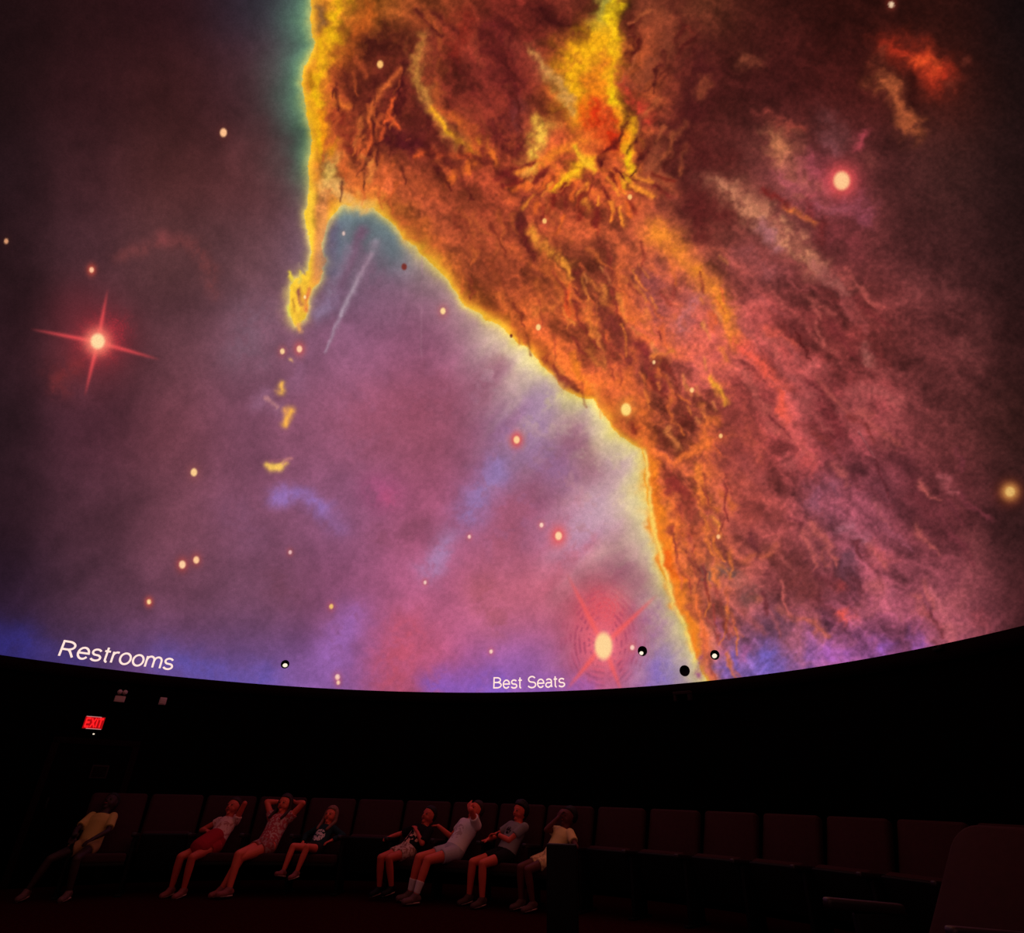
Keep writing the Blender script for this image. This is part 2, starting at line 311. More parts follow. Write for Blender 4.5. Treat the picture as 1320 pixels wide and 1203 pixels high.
for s in [
 # --- cloud, upper left lobe
 ([(500,70),(480,130),(470,190)], [42, 26], (86,30,24), .75, .3), ([(540,150),(560,110)], 16, (110,38,28), .5),
 ([(436,0),(424,55),(412,88),(406,112),(409,150),(420,190)], 11, (242,182,22), .9, .2),
 ([(412,12),(410,32)], 8, (140,92,50), .8, .2), ([(402,98),(401,112)], 7, (186,120,22), .8, .2),
 ([(468,20),(445,70)], 17, (200,92,30), .7), ([(470,66),(505,60)], 20, (74,26,20), .85), ([(450,95),(475,110)], 15, (92,34,24), .8),
 ([(520,90),(505,145),(484,200)], [14, 9], (72,20,22), .9), ([(545,192),(505,180)], 20, (82,24,28), .85), ([(540,125),(545,165)], 12, (84,28,26), .8),
 ([(427,205),(432,215)], 8, (80,22,24), .8), ([(440,150),(450,185)], 14, (122,36,28), .7),
 ([(515,88),(493,112),(480,140),(476,156)], 4.5, (208,98,46), .9, .2), ([(507,124),(502,150),(516,167)], 3.5, (220,86,40), .9, .2), ([(502,150),(490,178)], 4, (214,84,40), .9, .2),
 ([(478,160),(477,188),(469,202)], 4, (214,86,40), .9, .2), ([(466,155),(457,187)], 3.5, (190,98,46), .8, .2), ([(420,118),(448,138)], 5, (220,112,40), .85, .3),
 ([(457,75),(476,98)], 4, (182,76,40), .8, .3), ([(470,200),(483,216),(472,242)], 5, (228,132,58), .85, .3), ([(433,190),(446,225),(472,248)], 9, (216,104,46), .85, .4),
 ([(417,150),(425,190)], 6, (246,150,24), .8), ([(430,205),(420,240)], 9, (232,190,90), .7, .3), ([(420,240),(440,258),(480,262)], 10, (236,176,96), .8, .3),
 ([(545,55),(541,100),(555,140),(572,168),(588,184)], 11, (200,132,58), .75, .4), ([(556,140),(572,165),(592,186)], 4.5, (246,170,36), .9, .2),
 ([(556,22),(561,70),(567,140)], 9, (190,88,40), .7), ([(600,20),(588,70)], 14, (128,36,26), .7), ([(612,188)], 11, (255,196,20), .95, .1),
 ([(578,142),(602,176),(636,212)], [9, 7], (240,116,40), .85, .4), ([(540,204),(575,194),(602,202)], 5, (224,88,40), .85), ([(578,232),(606,214)], 8, (242,112,40), .85, .4),
 ([(577,206)], 7, (84,28,24), .85, .2), ([(640,215),(610,205),(660,232)], 5, (90,28,24), .6),
 # --- upper middle
 ([(630,40),(664,110),(648,168),(664,196)], 20, (94,28,28), .8, .4), ([(700,20),(772,45)], 20, (66,20,19), .9, .2), ([(665,20),(690,60),(700,90)], 12, (130,42,34), .6),
 ([(652,55),(700,95)], 9, (150,60,46), .6), ([(792,-60),(789,5),(784,45),(787,90),(790,115),(800,145),(809,172),(806,205),(817,232)], [15, 7], (252,208,22), .92, .25),
 ([(774,-20),(775,40)], 9, (172,158,60), .8, .2), ([(770,50),(748,66),(736,100),(748,138)], 24, (246,172,22), .9, .3), ([(780,80),(776,120)], 14, (240,140,24), .85, .3), ([(800,150),(812,190)], 9, (244,160,30), .8, .4), ([(690,215),(720,200),(750,180)], 9, (240,130,36), .7, .4), ([(768,100),(772,125)], 13, (238,128,24), .8),
 ([(768,150),(786,176)], 19, (212,52,20), .9, .4), ([(776,190),(790,185)], 8, (96,24,22), .8), ([(703,160),(691,190),(680,222)], 12, (238,182,66), .85, .3),
 ([(692,66),(720,108),(738,142)], 8, (206,146,76), .75, .3), ([(708,244),(735,222),(757,205)], 7, (252,178,30), .9, .3), ([(742,190),(762,216)], 5, (250,182,40), .85, .3),
 ([(668,150)], 17, (128,58,58), .6), ([(812,112),(832,152)], 10, (200,60,42), .8), ([(866,50),(820,112)], 11, (134,62,40), .7), ([(812,72),(824,25)], 8, (78,22,20), .8),
 ([(856,196),(836,222),(862,236)], 12, (166,82,50), .75), ([(828,150),(848,124)], 5, (188,84,46), .75), ([(772,206),(786,228)], 7, (80,20,22), .85), ([(824,200),(818,180)], 5, (96,26,24), .7),
 ([(905,90),(886,160),(905,250)], 36, (76,26,25), .88, .2), ([(930,200),(900,270)], 26, (84,30,28), .7, .2), ([(870,10),(890,30)], 16, (80,30,24), .6), ([(672,258),(668,300)], 6, (96,34,30), .8, .3), ([(655,226),(665,235)], 6, (110,34,30), .7),
 # --- centre
 ([(671,288),(677,312),(692,332)], 5, (98,32,28), .9, .2), ([(684,294),(696,316),(716,326),(735,342),(730,362)], 6.5, (238,144,50), .85, .3),
 ([(730,366),(733,402)], 7, (240,88,40), .85, .3), ([(745,352),(744,392)], 6, (118,42,34), .8, .3), ([(716,384),(690,402)], 8, (222,112,50), .75),
 ([(600,290),(640,350)], 30, (150,64,38), .55, .3), ([(530,290),(570,320)], 12, (206,96,44), .6),
 ([(845,300),(880,330),(906,356),(926,386),(936,412),(946,440)], [19, 11], (240,134,46), .9, .2, .5), ([(946,440),(962,456),(982,472),(1002,497),(1012,534)], [10, 12], (226,88,70), .9, .35),
 ([(892,388),(880,420)], 17, (190,106,106), .65, .5), ([(840,360),(850,400)], 16, (150,72,72), .6), ([(770,398),(800,440),(816,466)], 13, (130,50,42), .8, .3), ([(820,440),(836,472),(852,502)], 5, (132,44,44), .75, .3),
 ([(776,366),(781,392)], 4, (212,116,52), .8, .3), ([(770,430),(778,476)], 4, (208,112,54), .8, .3), ([(756,398),(761,432)], 8, (222,118,50), .75), ([(740,455),(746,482),(760,502)], 6, (238,124,38), .85, .3),
 ([(704,458),(730,492)], 8, (132,44,30), .75), ([(738,498),(748,505)], 5, (110,40,26), .75), ([(843,466),(866,454)], 7, (226,122,56), .8), ([(918,488),(936,517)], 4, (248,164,50), .9, .1), ([(904,520),(916,542)], 5, (232,122,60), .8),
 ([(815,518),(836,572),(852,612)], 9, (228,108,46), .8, .4), ([(880,592),(910,562),(922,540)], 9, (232,112,50), .8, .5), ([(860,548),(872,576)], 5, (226,126,66), .7), ([(820,552),(808,540)], 6, (130,42,30), .75),
 ([(955,540),(960,600),(965,660)], 30, (138,58,52), .65, .3), ([(865,610),(880,640)], 14, (140,46,42), .7), ([(885,655),(895,680)], 14, (150,58,46), .6),
 # --- lower strand
 ([(836,600),(848,660),(856,722),(866,748),(881,790),(896,842)], [13, 7], (242,128,34), .9, .3), ([(857,716),(868,740)], 7, (232,92,24), .7), ([(846,620),(852,640)], 6, (200,92,30), .7),
 ([(830,582),(840,660),(850,712),(866,772),(881,808),(896,852)], 3, (250,222,110), .7, .3), ([(905,604),(899,640),(916,652)], 9, (236,122,50), .8), ([(942,646),(928,634)], 7, (216,102,55), .75),
 ([(918,668),(928,692)], 4, (248,148,60), .85, .1), ([(894,768),(905,812),(912,850),(920,878)], 5, (238,112,58), .85, .3), ([(915,735),(952,746)], 12, (104,74,70), .75), ([(968,766)], 14, (98,64,62), .7),
 ([(968,716),(996,705)], 10, (212,102,70), .75), ([(925,734),(928,757)], 4, (232,118,60), .8), ([(975,771)], 6, (190,96,76), .7), ([(1008,788),(1046,806),(1062,822)], 8, (198,98,78), .7),
 ([(946,814),(950,798)], 6, (196,92,76), .7), ([(958,780),(975,800),(985,820)], 5, (176,84,80), .7), ([(1090,796)], 12, (234,88,76), .85), ([(1076,756)], 9, (194,72,70), .7), ([(900,870),(905,845)], 5, (150,70,120), .7),
 ([(988,856)], 27, (112,92,180), .8, .2), ([(940,860)], 20, (124,96,190), .7, .2), ([(1078,850)], 17, (166,92,176), .8, .2), ([(1000,806)], 24, (92,56,72), .7), ([(1010,720),(1040,760)], 30, (122,54,52), .6, .3),
 ([(925,800),(930,840)], 5, (164,80,110), .6), ([(965,830),(960,850)], 5, (170,90,140), .6),
 # --- upper right
 ([(1150,60),(1188,78),(1212,94)], [20, 24], (164,44,26), .85, .35), ([(1180,74),(1200,82)], 10, (222,76,36), .85, .3), ([(1136,105),(1156,128),(1174,164)], 15, (178,88,50), .75, .5), ([(1176,100),(1180,130)], 9, (48,16,14), .7, .3),
 ([(1120,85),(1140,70)], 9, (110,44,30), .6), ([(1225,108)], 6, (110,44,32), .6), ([(1245,80)], 5, (96,40,30), .6), ([(964,76)], 12, (140,68,46), .7), ([(910,104),(900,120)], 8, (136,62,40), .7), ([(885,35)], 7, (132,46,34), .7),
 ([(985,150),(1030,168)], 9, (146,60,50), .75), ([(1002,185),(1018,212),(1036,242)], 18, (192,114,76), .85, .45), ([(1018,228),(1044,256)], 26, (166,78,84), .8), ([(1106,186),(1112,175)], 9, (176,66,76), .75),
 ([(1064,160),(1080,180)], 20, (102,54,54), .6), ([(1085,272),(1058,264)], 12, (166,84,96), .75), ([(1085,290),(1100,310)], 20, (126,52,56), .7), ([(1120,210)], 16, (116,54,50), .6), ([(1050,205),(1064,225)], 18, (168,72,84), .7), ([(1100,255),(1108,275)], 16, (150,70,84), .7), ([(1030,262),(1052,250)], 12, (188,84,92), .6), ([(1075,200),(1068,185)], 10, (128,70,74), .6), ([(1040,255),(1060,300)], 12, (104,34,34), .6),
 ([(922,240),(960,266),(992,292),(1022,314),(1048,338)], [22, 13], (196,122,90), .85, .45), ([(1048,338),(1092,378)], 9, (156,86,78), .7), ([(975,290),(1000,315)], 9, (166,100,110), .6), ([(1012,268),(1048,286)], 5, (206,104,54), .85, .3),
 ([(985,250),(1010,262)], 6, (120,32,30), .7, .3), ([(930,275),(900,250),(905,300)], 16, (92,32,30), .7, .3), ([(960,330),(990,350)], 18, (156,80,80), .6), ([(985,424),(1022,436)], 6.5, (208,86,70), .8), ([(1030,436),(1008,420)], 4, (100,36,34), .6),
 ([(1000,400),(1040,420)], 18, (116,46,46), .6, .3), ([(1118,455),(1120,470)], 8, (166,92,84), .7), ([(1112,500),(1152,522)], 12, (168,80,78), .7), ([(1110,395)], 16, (124,52,46), .6), ([(1020,560),(1045,600)], 12, (196,80,76), .6),
 ([(960,590),(990,640),(1010,680)], 10, (150,66,62), .6), ([(1060,500),(1075,560)], 16, (112,40,44), .6, .3), ([(1080,680),(1112,702)], 10, (164,96,110), .7), ([(1130,712),(1145,730)], 13, (190,86,92), .75), ([(1205,762),(1214,800),(1226,822)], 12, (190,96,104), .75),
 ([(1060,640)], 22, (136,80,100), .65), ([(1088,730)], 14, (104,66,82), .6), ([(1182,832)], 15, (152,88,168), .75, .2), ([(1130,838)], 15, (150,88,178), .75, .2), ([(1260,790),(1270,830)], 10, (150,66,74), .5), ([(1160,600),(1200,680)], 24, (100,44,50), .5, .3),
 ([(1026,426),(1048,465)], 1.6, (84,28,28), .8, .1), ([(1110,560),(1128,592),(1146,640)], 1.4, (88,34,40), .7, .1), ([(1108,556),(1126,588)], 1.1, (190,110,110), .5, .1),
 None,
 # --- outside the cloud
 ([(156,330),(210,305),(252,315),(270,345),(276,372)], 8, (124,62,62), .6, .6), ([(212,304)], 7, (140,68,70), .6), ([(96,474),(74,492)], 10, (146,54,54), .65), ([(85,480)], 22, (100,40,44), .5),
 ([(484,312),(456,370),(440,402),(420,452)], [6, 2.5], (176,156,172), .5, .1, .3), ([(478,326),(456,370),(438,406)], 2.2, (190,172,182), .45, .2, .2), ([(468,296),(446,350),(424,396)], 8, (118,80,104), .7, .1, .3), ([(430,385),(412,402)], 9, (146,126,156), .7, .3), ([(450,320),(425,375)], 6, (140,120,140), .6),
 ([(432,300),(424,345)], 10, (96,92,118), .7, .2), ([(470,340),(500,400)], 18, (136,92,116), .5), ([(543,330),(543,460)], 1.2, (166,120,136), .35, .1), ([(400,430),(380,500)], 10, (146,96,126), .5), ([(330,410),(316,450)], 24, (122,94,110), .5),
 ([(345,510),(330,520),(360,530)], 8, (160,110,140), .5), ([(355,640),(388,638),(414,656)], [9, 8], (152,118,196), .75, .3), ([(420,660),(440,680)], 10, (148,104,160), .5), ([(490,635)], 19, (178,80,126), .6), ([(500,645)], 8, (196,84,124), .5),
 ([(640,605),(622,630),(606,662)], 18, (148,126,188), .75, .4), ([(575,700),(556,732)], 14, (168,134,180), .75, .4), ([(520,820),(498,870)], 26, (198,82,100), .65, .3), ([(452,800),(424,848)], 20, (162,106,188), .65, .4), ([(366,750)], 25, (116,66,86), .6),
 ([(545,678),(490,692)], 14, (130,70,92), .65), ([(770,655),(738,692)], 26, (192,152,186), .6), ([(790,600),(765,640)], 20, (196,160,170), .6), ([(735,566),(758,606),(700,620)], 20, (148,88,108), .65), ([(650,695),(660,660)], 26, (170,82,98), .5),
 ([(620,760),(640,800)], 18, (156,80,88), .5), ([(720,610),(660,560)], 20, (152,112,158), .55), ([(700,510),(690,545)], 20, (156,118,166), .6), ([(640,470),(620,500)], 16, (146,84,104), .6), ([(300,660),(320,690)], 20, (128,80,108), .5),
 ([(560,520),(480,540)], 40, (150,76,96), .5), ([(840,790),(830,830)], 20, (166,110,160), .5), ([(800,735),(820,750)], 16, (146,84,104), .6),
 ([(30,832),(0,826)], 20, (52,48,138), .6, .2), ([(100,852),(60,845)], 12, (66,54,130), .6, .2), ([(165,862)], 14, (96,60,110), .6, .2), ([(215,850),(262,868),(340,878)], 17, (92,82,176), .6, .2), ([(560,885),(640,888)], 16, (128,90,200), .75, .3),
 ([(700,890),(760,885)], 14, (136,88,188), .6, .3), ([(850,868)], 22, (120,96,196), .7, .2), ([(600,870)], 18, (150,90,170), .5, .2),
 None,
 # --- detached knots
 ([(384,372),(388,392)], 3, (150,80,70), .8, .2), ([(378,400),(377,385)], 2, (196,140,50), .7, .2), ([(376,360),(371,350)], 2.6, (236,206,70), .9, .1), ([(384,364),(386,350)], 2.4, (226,196,80), .85, .1), ([(392,352),(384,340)], 2, (150,120,110), .7, .1), ([(397,372),(392,398)], 3, (226,120,70), .8, .2), ([(372,405),(370,395)], 2, (226,220,90), .8, .1), ([(386,426),(384,418)], 3, (240,170,90), .9, .1),
 ([(375,461)], 3, (232,176,120), .8, .2), ([(366,500),(363,506)], 5.5, (238,176,84), .9, .2), ([(374,530),(367,545)], 5.5, (246,176,76), .95, .1, .5), ([(366,530)], 4, (236,160,90), .8, .1), ([(356,525),(345,515)], 3, (190,130,130), .7),
 ([(344,599),(355,601),(367,597)], 4.2, (246,196,92), .97, .0, .15), ([(349,603),(361,603)], 5, (246,196,92), .97, .0, .15), ([(348,594),(362,593)], 2.5, (146,84,100), .8, .0, .15), ([(366,598),(374,590)], 2.2, (190,120,120), .8, .1),
 ]:
    if s is None: haze = not haze; continue
    if haze and len(s) < 6:
        wd_ = s[1] if isinstance(s[1], (list, tuple)) else [s[1], s[1]]
        brush(s[0], [q_ * 1.35 for q_ in wd_] if wd_[0] > 5 else s[1], s[2], s[3] * 0.85, min(s[4] if len(s) > 4 else 0.5, 0.5), 0.5)
    else: brush(*s)
# short flame-like filaments fanning out below the hot knot
rf = random.Random(4)
for k in range(70):
    a = R_(rf.uniform(20, 165)); r0 = rf.uniform(40, 95); L = rf.uniform(10, 30)
    x0, y0 = 752 + r0 * 1.1 * math.cos(a), 195 + r0 * math.sin(a) * 0.95
    x1, y1 = x0 + L * math.cos(a + rf.uniform(-.4, .4)), y0 + L * math.sin(a)
    brush([(x0, y0), (x1, y1)], rf.uniform(2, 4), [(244,140,46), (236,104,40), (120,34,26), (110,30,28)][k % 4], rf.uniform(.5, .85), .2)
for k in range(90):
    x0, y0 = rf.uniform(720, 930), rf.uniform(330, 600)
    if 0.93 * (x0 - 440) + 130 < y0: continue
    a = R_(rf.uniform(40, 85)); L = rf.uniform(8, 26)
    brush([(x0, y0), (x0 + L * math.cos(a), y0 + L * math.sin(a))], rf.uniform(1.6, 3.6), [(230,122,56), (222,96,52), (128,44,38), (220,130,70)][k % 4], rf.uniform(.4, .75), .3)

def scatter(n, x0, x1, y0, y1, a0, a1, l0, l1, pal, w0=1.8, w1=4.0, seed=1):
    r = random.Random(seed)
    for k in range(n):
        x, y = r.uniform(x0, x1), r.uniform(y0, y1)
        j, i = int(y - Y0), int(x - X0)
        if sd[j, i] < 16: continue
        a = R_(r.uniform(a0, a1)); L = r.uniform(l0, l1); b = a + r.uniform(-.5, .5)
        p1 = (x + L * math.cos(a), y + L * math.sin(a)); p2 = (p1[0] + L * .7 * math.cos(b), p1[1] + L * .7 * math.sin(b))
        brush([(x, y), p1, p2], [r.uniform(w0, w1), w0 * .8], r.choice(pal), r.uniform(.35, .75), .35)
scatter(46, 428, 520, 90, 240, 75, 125, 10, 22, [(206,90,42), (216,104,46), (70,22,22), (82,26,24), (188,84,40)], 1.8, 4.2, 11)
scatter(30, 540, 660, 10, 200, 40, 75, 20, 50, [(132,46,34), (92,28,26), (150,62,40), (84,26,24)], 4, 9, 12)
scatter(60, 850, 950, 600, 850, 60, 100, 12, 30, [(226,116,54), (150,58,50), (210,98,60), (128,46,44), (196,92,70)], 1.8, 4.5, 13)
scatter(46, 940, 1110, 330, 560, 30, 60, 16, 40, [(176,82,74), (112,42,44), (160,74,72), (126,50,48)], 3, 8, 14)
scatter(40, 960, 1240, 580, 830, 30, 75, 14, 34, [(176,88,92), (112,48,56), (160,80,96), (190,92,86), (104,44,50)], 3, 8, 15)
scatter(40, 580, 720, 250, 430, 50, 90, 12, 30, [(190,88,44), (128,48,32), (206,98,44), (120,44,30)], 2.5, 6, 16)
scatter(50, 690, 860, 300, 520, 50, 85, 14, 34, [(228,120,50), (124,42,34), (214,104,48), (136,48,38), (236,136,56)], 2, 5, 17)
scatter(26, 810, 900, 10, 230, 100, 140, 12, 28, [(150,70,44), (80,26,22), (172,84,48), (76,24,22)], 2.5, 6, 18)
# fine warp, then the stars on top
wx3 = 5.0 * (fbm(XX, YY, 9, 2, 71) - 0.5) + 9 * (fbm(XX, YY, 34, 2, 73) - 0.5); wy3 = 5.0 * (fbm(XX, YY, 9, 2, 79) - 0.5) + 9 * (fbm(XX, YY, 34, 2, 83) - 0.5)
wi = (0.25 + 0.75 * mi)
CAN = CAN[np.clip(np.arange(CH)[:, None] + wy3 * wi, 0, CH - 1).astype(np.int32), np.clip(np.arange(CW)[None, :] + wx3 * wi, 0, CW - 1).astype(np.int32)]
grain = fbm(XX, YY, 4, 2, 87)
CAN *= (1 + (0.22 * mi + 0.12) * (grain - 0.5))[..., None]
def star(x, y, r, col=(255,214,150), glow=(226,84,64), ga=0.8, gr=2.0, sy=1.25):
    m = int(r * 5 + 6); xi, yi = int(x - X0), int(y - Y0)
    sl = (slice(max(0, yi - m), min(CH, yi + m)), slice(max(0, xi - m), min(CW, xi + m)))
    d = np.sqrt((XX[sl] - x) ** 2 + ((YY[sl] - y) / sy) ** 2)
    if ga: CAN[sl] += (np.array(glow, np.float32) - CAN[sl]) * (ga * np.exp(-(d / (r * gr)) ** 2))[..., None]
    CAN[sl] += (np.array(col, np.float32) - CAN[sl]) * sstep(r * 1.25, r * 0.7, d)[..., None]
def spike(x, y, x2, y2, wd, col, a):
    ab = np.array([x2 - x, y2 - y], np.float32); L2 = float(ab @ ab)
    xa, xb = sorted((x, x2)); ya, yb = sorted((y, y2))
    sl = (slice(max(0, int(ya - 8 - Y0)), int(yb + 8 - Y0)), slice(max(0, int(xa - 8 - X0)), int(xb + 8 - X0)))
    t = ((XX[sl] - x) * ab[0] + (YY[sl] - y) * ab[1]) / L2; tc = np.clip(t, 0, 1)
    d = np.sqrt((XX[sl] - x - tc * ab[0]) ** 2 + (YY[sl] - y - tc * ab[1]) ** 2)
    al = a * np.exp(-(d / (wd * (1.15 - 0.6 * tc))) ** 2) * (1 - tc ** 2.5)
    CAN[sl] += (np.array(col, np.float32) - CAN[sl]) * al[..., None]
def halo(x, y, r, col, a, sy=1.0, rings=0.0, per=4.2):
    m = int(r * 2.2 * sy); xi, yi = int(x - X0), int(y - Y0)
    sl = (slice(max(0, yi - m), min(CH, yi + m)), slice(max(0, xi - m), min(CW, xi + m)))
    dx, dy = XX[sl] - x, (YY[sl] - y) / sy
    d = np.sqrt(dx * dx + dy * dy); al = a * np.exp(-(d / r) ** 2.4)
    if rings:
        th = np.arctan2(dy, dx)
        nb = vnoise(th * 7 + 40, d * 0.16, 3)
        al = al * (1 - rings + rings * (0.5 + 0.5 * np.sin((d + 2.5 * nb) * 2 * math.pi / per)) * sstep(0.25, 0.75, nb) * 1.6)
    CAN[sl] += (np.array(col, np.float32) - CAN[sl]) * np.clip(al, 0, 1)[..., None]
# big red star on the left
halo(126, 442, 50, (122,42,50), .55); halo(100, 400, 40, (104,36,44), .35); halo(127, 441, 27, (206,50,62), .85, 1, .5, 3.2); halo(145, 425, 24, (186,46,60), .5, 1, .7, 3.6)
for q in ((38,424),(207,464),(139,372),(109,512)): spike(126, 441, *q, 3.0, (228,74,78), .95)
halo(126, 441, 15, (250,120,100), .95); star(126, 440, 9, (255,216,160), (255,150,120), .8, 1.5, 1.1)
# star with rings over the second caption
halo(777, 818, 42, (222,84,98), .6, 1.3); halo(777, 826, 44, (216,76,100), .6, 1.3, .45, 6.0); halo(777, 828, 40, (130,56,90), .6, 1.35, 1.0, 6.0); halo(778, 786, 28, (226,82,92), .75, 1.0, .35, 5.0); halo(778, 832, 25, (232,110,130), .7, 1.35, .6, 7.0)
for q in ((730,738),(848,766),(728,892),(803,896)): spike(778, 832, *q, 3.8, (240,92,92), .95)
star(778, 833, 11.5, (255,212,150), (250,120,130), .8, 1.4, 1.55)
# star upper right, star at the right border
halo(1086, 232, 24, (206,70,84), .85, 1, .35, 6); star(1085, 233, 10.5, (255,196,140), (240,90,80), .9, 1.5, 1.15)
halo(1302, 635, 17, (110,36,24), .8); halo(1302, 634, 11, (196,128,64), .9); star(1302, 634, 6, (224,176,100), (206,150,80), .8, 1.5, 1.05)
star(807, 528, 6.5, (255,216,120), (245,150,60), .8, 1.8); star(666, 567, 4, (255,206,150), (228,70,64), .9, 2.0); star(720, 691, 4.4, (255,206,160), (236,86,84), .9, 2.4)
star(288, 171, 4.5, (255,192,140), (96,40,36), .5, 1.6); star(571, 401, 3.4, ga=.3); star(694, 422, 3.2, (250,206,130), ga=.2); star(490, 83, 4, (252,190,110), ga=.2)
star(702, 285, 2.8, (250,190,110), ga=.3); star(812, 254, 2.8, (250,190,110), ga=.2); star(250, 609, 4.2, (252,204,140), (150,80,80), .6); star(235, 728, 4.2, (255,206,160), (200,74,66), .7, 1.8); star(253, 722, 3.8, (255,200,150), (190,74,66), .6, 1.8)
star(192, 776, 2.6); star(118, 348, 2.9, (250,190,150)); star(8, 311, 2.8, (214,150,110), (60,30,28), .5); star(427, 782, 2.6, (240,190,110), ga=.3); star(435, 873, 3, (250,206,190), ga=.3); star(436, 880, 2.2, (250,200,170), ga=.3)
star(386, 450, 3.6, (255,200,160), (220,90,80), .7); star(364, 453, 3, (250,206,150), ga=.3); star(892, 503, 2.6, (255,200,130), ga=.2); star(929, 562, 2.4, (250,190,120), ga=.2); star(1149, 6, 3.4, (230,196,160), ga=.4); star(815, 835, 2.6, (255,206,190), ga=.3)
star(633, 840, 2.2, (250,206,190), ga=.3); star(605, 692, 2, (250,200,190), ga=.3); star(698, 677, 2.4, (255,210,190), ga=.3); star(548, 751, 2, (245,200,190), ga=.3); star(374, 712, 2.2, (230,180,180), ga=.3); star(443, 301, 2, (220,190,180), ga=.1)
star(521, 344, 3.6, (122,50,44), ga=0); star(659, 433, 2, (120,50,34), ga=0); star(926, 692, 2.4, (255,190,130), ga=.2); star(843, 467, 2, (250,200,140), ga=.2); star(393, 383, 1.8, (255,220,150), ga=.2)
CAN = np.clip(CAN, 0, 255)
LIN = np.where(CAN <= 10.31, CAN / 255 / 12.92, ((CAN / 255 + 0.055) / 1.055) ** 2.4).astype(np.float32)
FAR_FILL = srgb(152, 98, 100)  # unseen rest of the dome, glow invented and raised to light the children

def slide_colour(P):
    d = P - np.array([0, 0, EYE])
    z = d @ F_; u = d @ RT; v = d @ UP
    zz = np.maximum(z, 0.05)
    sx = CX + FPX * u / zz - X0; sy = CY - FPX * v / zz - Y0
    ok = sstep(0.12, 0.3, z / np.linalg.norm(d, axis=1))
    ex = np.maximum(np.maximum(-sx, sx - CW), 0); ey = np.maximum(np.maximum(-sy, sy - CH), 0)
    ok = ok * np.exp(-(np.hypot(ex, ey) / 500.0) ** 2)
    sx = np.clip(sx, 0, CW - 1.001); sy = np.clip(sy, 0, CH - 1.001)
    xi = sx.astype(np.int32); yi = sy.astype(np.int32); fx = (sx - xi)[:, None]; fy = (sy - yi)[:, None]
    c = (LIN[yi, xi] * (1 - fx) + LIN[yi, xi + 1] * fx) * (1 - fy) + (LIN[yi + 1, xi] * (1 - fx) + LIN[yi + 1, xi + 1] * fx) * fy
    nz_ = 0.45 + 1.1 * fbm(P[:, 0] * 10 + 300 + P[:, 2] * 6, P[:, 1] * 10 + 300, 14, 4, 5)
    return c * ok[:, None] + FAR_FILL * nz_[:, None] * (1 - ok[:, None])

# ------------------------------------------------------------------ the dome
AZ0 = R_(10)
def dome_grid(la0, la1, nla, lo0, lo1, nlo):
    # latitude runs along the rim, longitude goes from the far rim over the top to the near rim
    la = np.radians(np.linspace(la0, la1, nla)); lo = np.radians(np.linspace(lo0, lo1, nlo))
    A, B = np.meshgrid(la, lo)
    fx, fy, fz = np.sin(A), np.cos(A) * np.cos(B), np.cos(A) * np.sin(B)
    V = np.stack([DC[0] + DR * (fx * math.cos(AZ0) + fy * math.sin(AZ0)), DC[1] + DR * (fy * math.cos(AZ0) - fx * math.sin(AZ0)), RIM + DR * fz], -1).reshape(-1, 3)
    i = np.arange(nla * nlo).reshape(nlo, nla)
    Q = np.stack([i[:-1, :-1], i[1:, :-1], i[1:, 1:], i[:-1, 1:]], -1).reshape(-1, 4)
    return V, Q
pieces = [dome_grid(-66, 72, 1080, 0, 118, 860), dome_grid(-66, 72, 120, 118, 180, 50), dome_grid(-89.9, -66, 24, 0, 180, 120), dome_grid(72, 89.9, 24, 0, 180, 120)]
Vs, Qs, nv = [], [], 0
for v_, q_ in pieces: Vs.append(v_); Qs.append(q_ + nv); nv += len(v_)
V = np.vstack(Vs).astype(np.float32); Q = np.vstack(Qs).astype(np.int32)
me = bpy.data.meshes.new('ceiling')
me.vertices.add(len(V)); me.vertices.foreach_set('co', V.ravel())
me.loops.add(Q.size); me.loops.foreach_set('vertex_index', Q.ravel())
me.polygons.add(len(Q)); me.polygons.foreach_set('loop_start', np.arange(0, Q.size, 4, dtype=np.int32))
me.update(calc_edges=True)
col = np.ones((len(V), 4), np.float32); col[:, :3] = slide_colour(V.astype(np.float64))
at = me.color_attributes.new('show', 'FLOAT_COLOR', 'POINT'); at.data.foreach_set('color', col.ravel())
m = bpy.data.materials.new('projection_dome'); m.use_nodes = True
nt = m.node_tree; nt.nodes.clear()
out = nt.nodes.new('ShaderNodeOutputMaterial'); em = nt.nodes.new('ShaderNodeEmission')
va = nt.nodes.new('ShaderNodeVertexColor'); va.layer_name = 'show'
tc = nt.nodes.new('ShaderNodeTexCoord'); nz = nt.nodes.new('ShaderNodeTexNoise')
nz.inputs['Scale'].default_value = 55; nz.inputs['Detail'].default_value = 3
mr = nt.nodes.new('ShaderNodeMapRange'); mr.inputs[1].default_value = 0.25; mr.inputs[2].default_value = 0.75
mr.inputs[3].default_value = 0.88; mr.inputs[4].default_value = 1.12
mul = nt.nodes.new('ShaderNodeVectorMath'); mul.operation = 'SCALE'
nt.links.new(tc.outputs['Object'], nz.inputs['Vector']); nt.links.new(nz.outputs['Fac'], mr.inputs[0])
nt.links.new(va.outputs[0], mul.inputs[0]); nt.links.new(mr.outputs[0], mul.inputs['Scale'])
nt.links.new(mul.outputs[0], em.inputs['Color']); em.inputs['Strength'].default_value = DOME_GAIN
nt.links.new(em.outputs[0], out.inputs['Surface'])
me.materials.append(m)
dome = bpy.data.objects.new('ceiling', me); link(dome)
tag(dome, 'domed projection screen showing an orange and purple nebula', kind='structure')
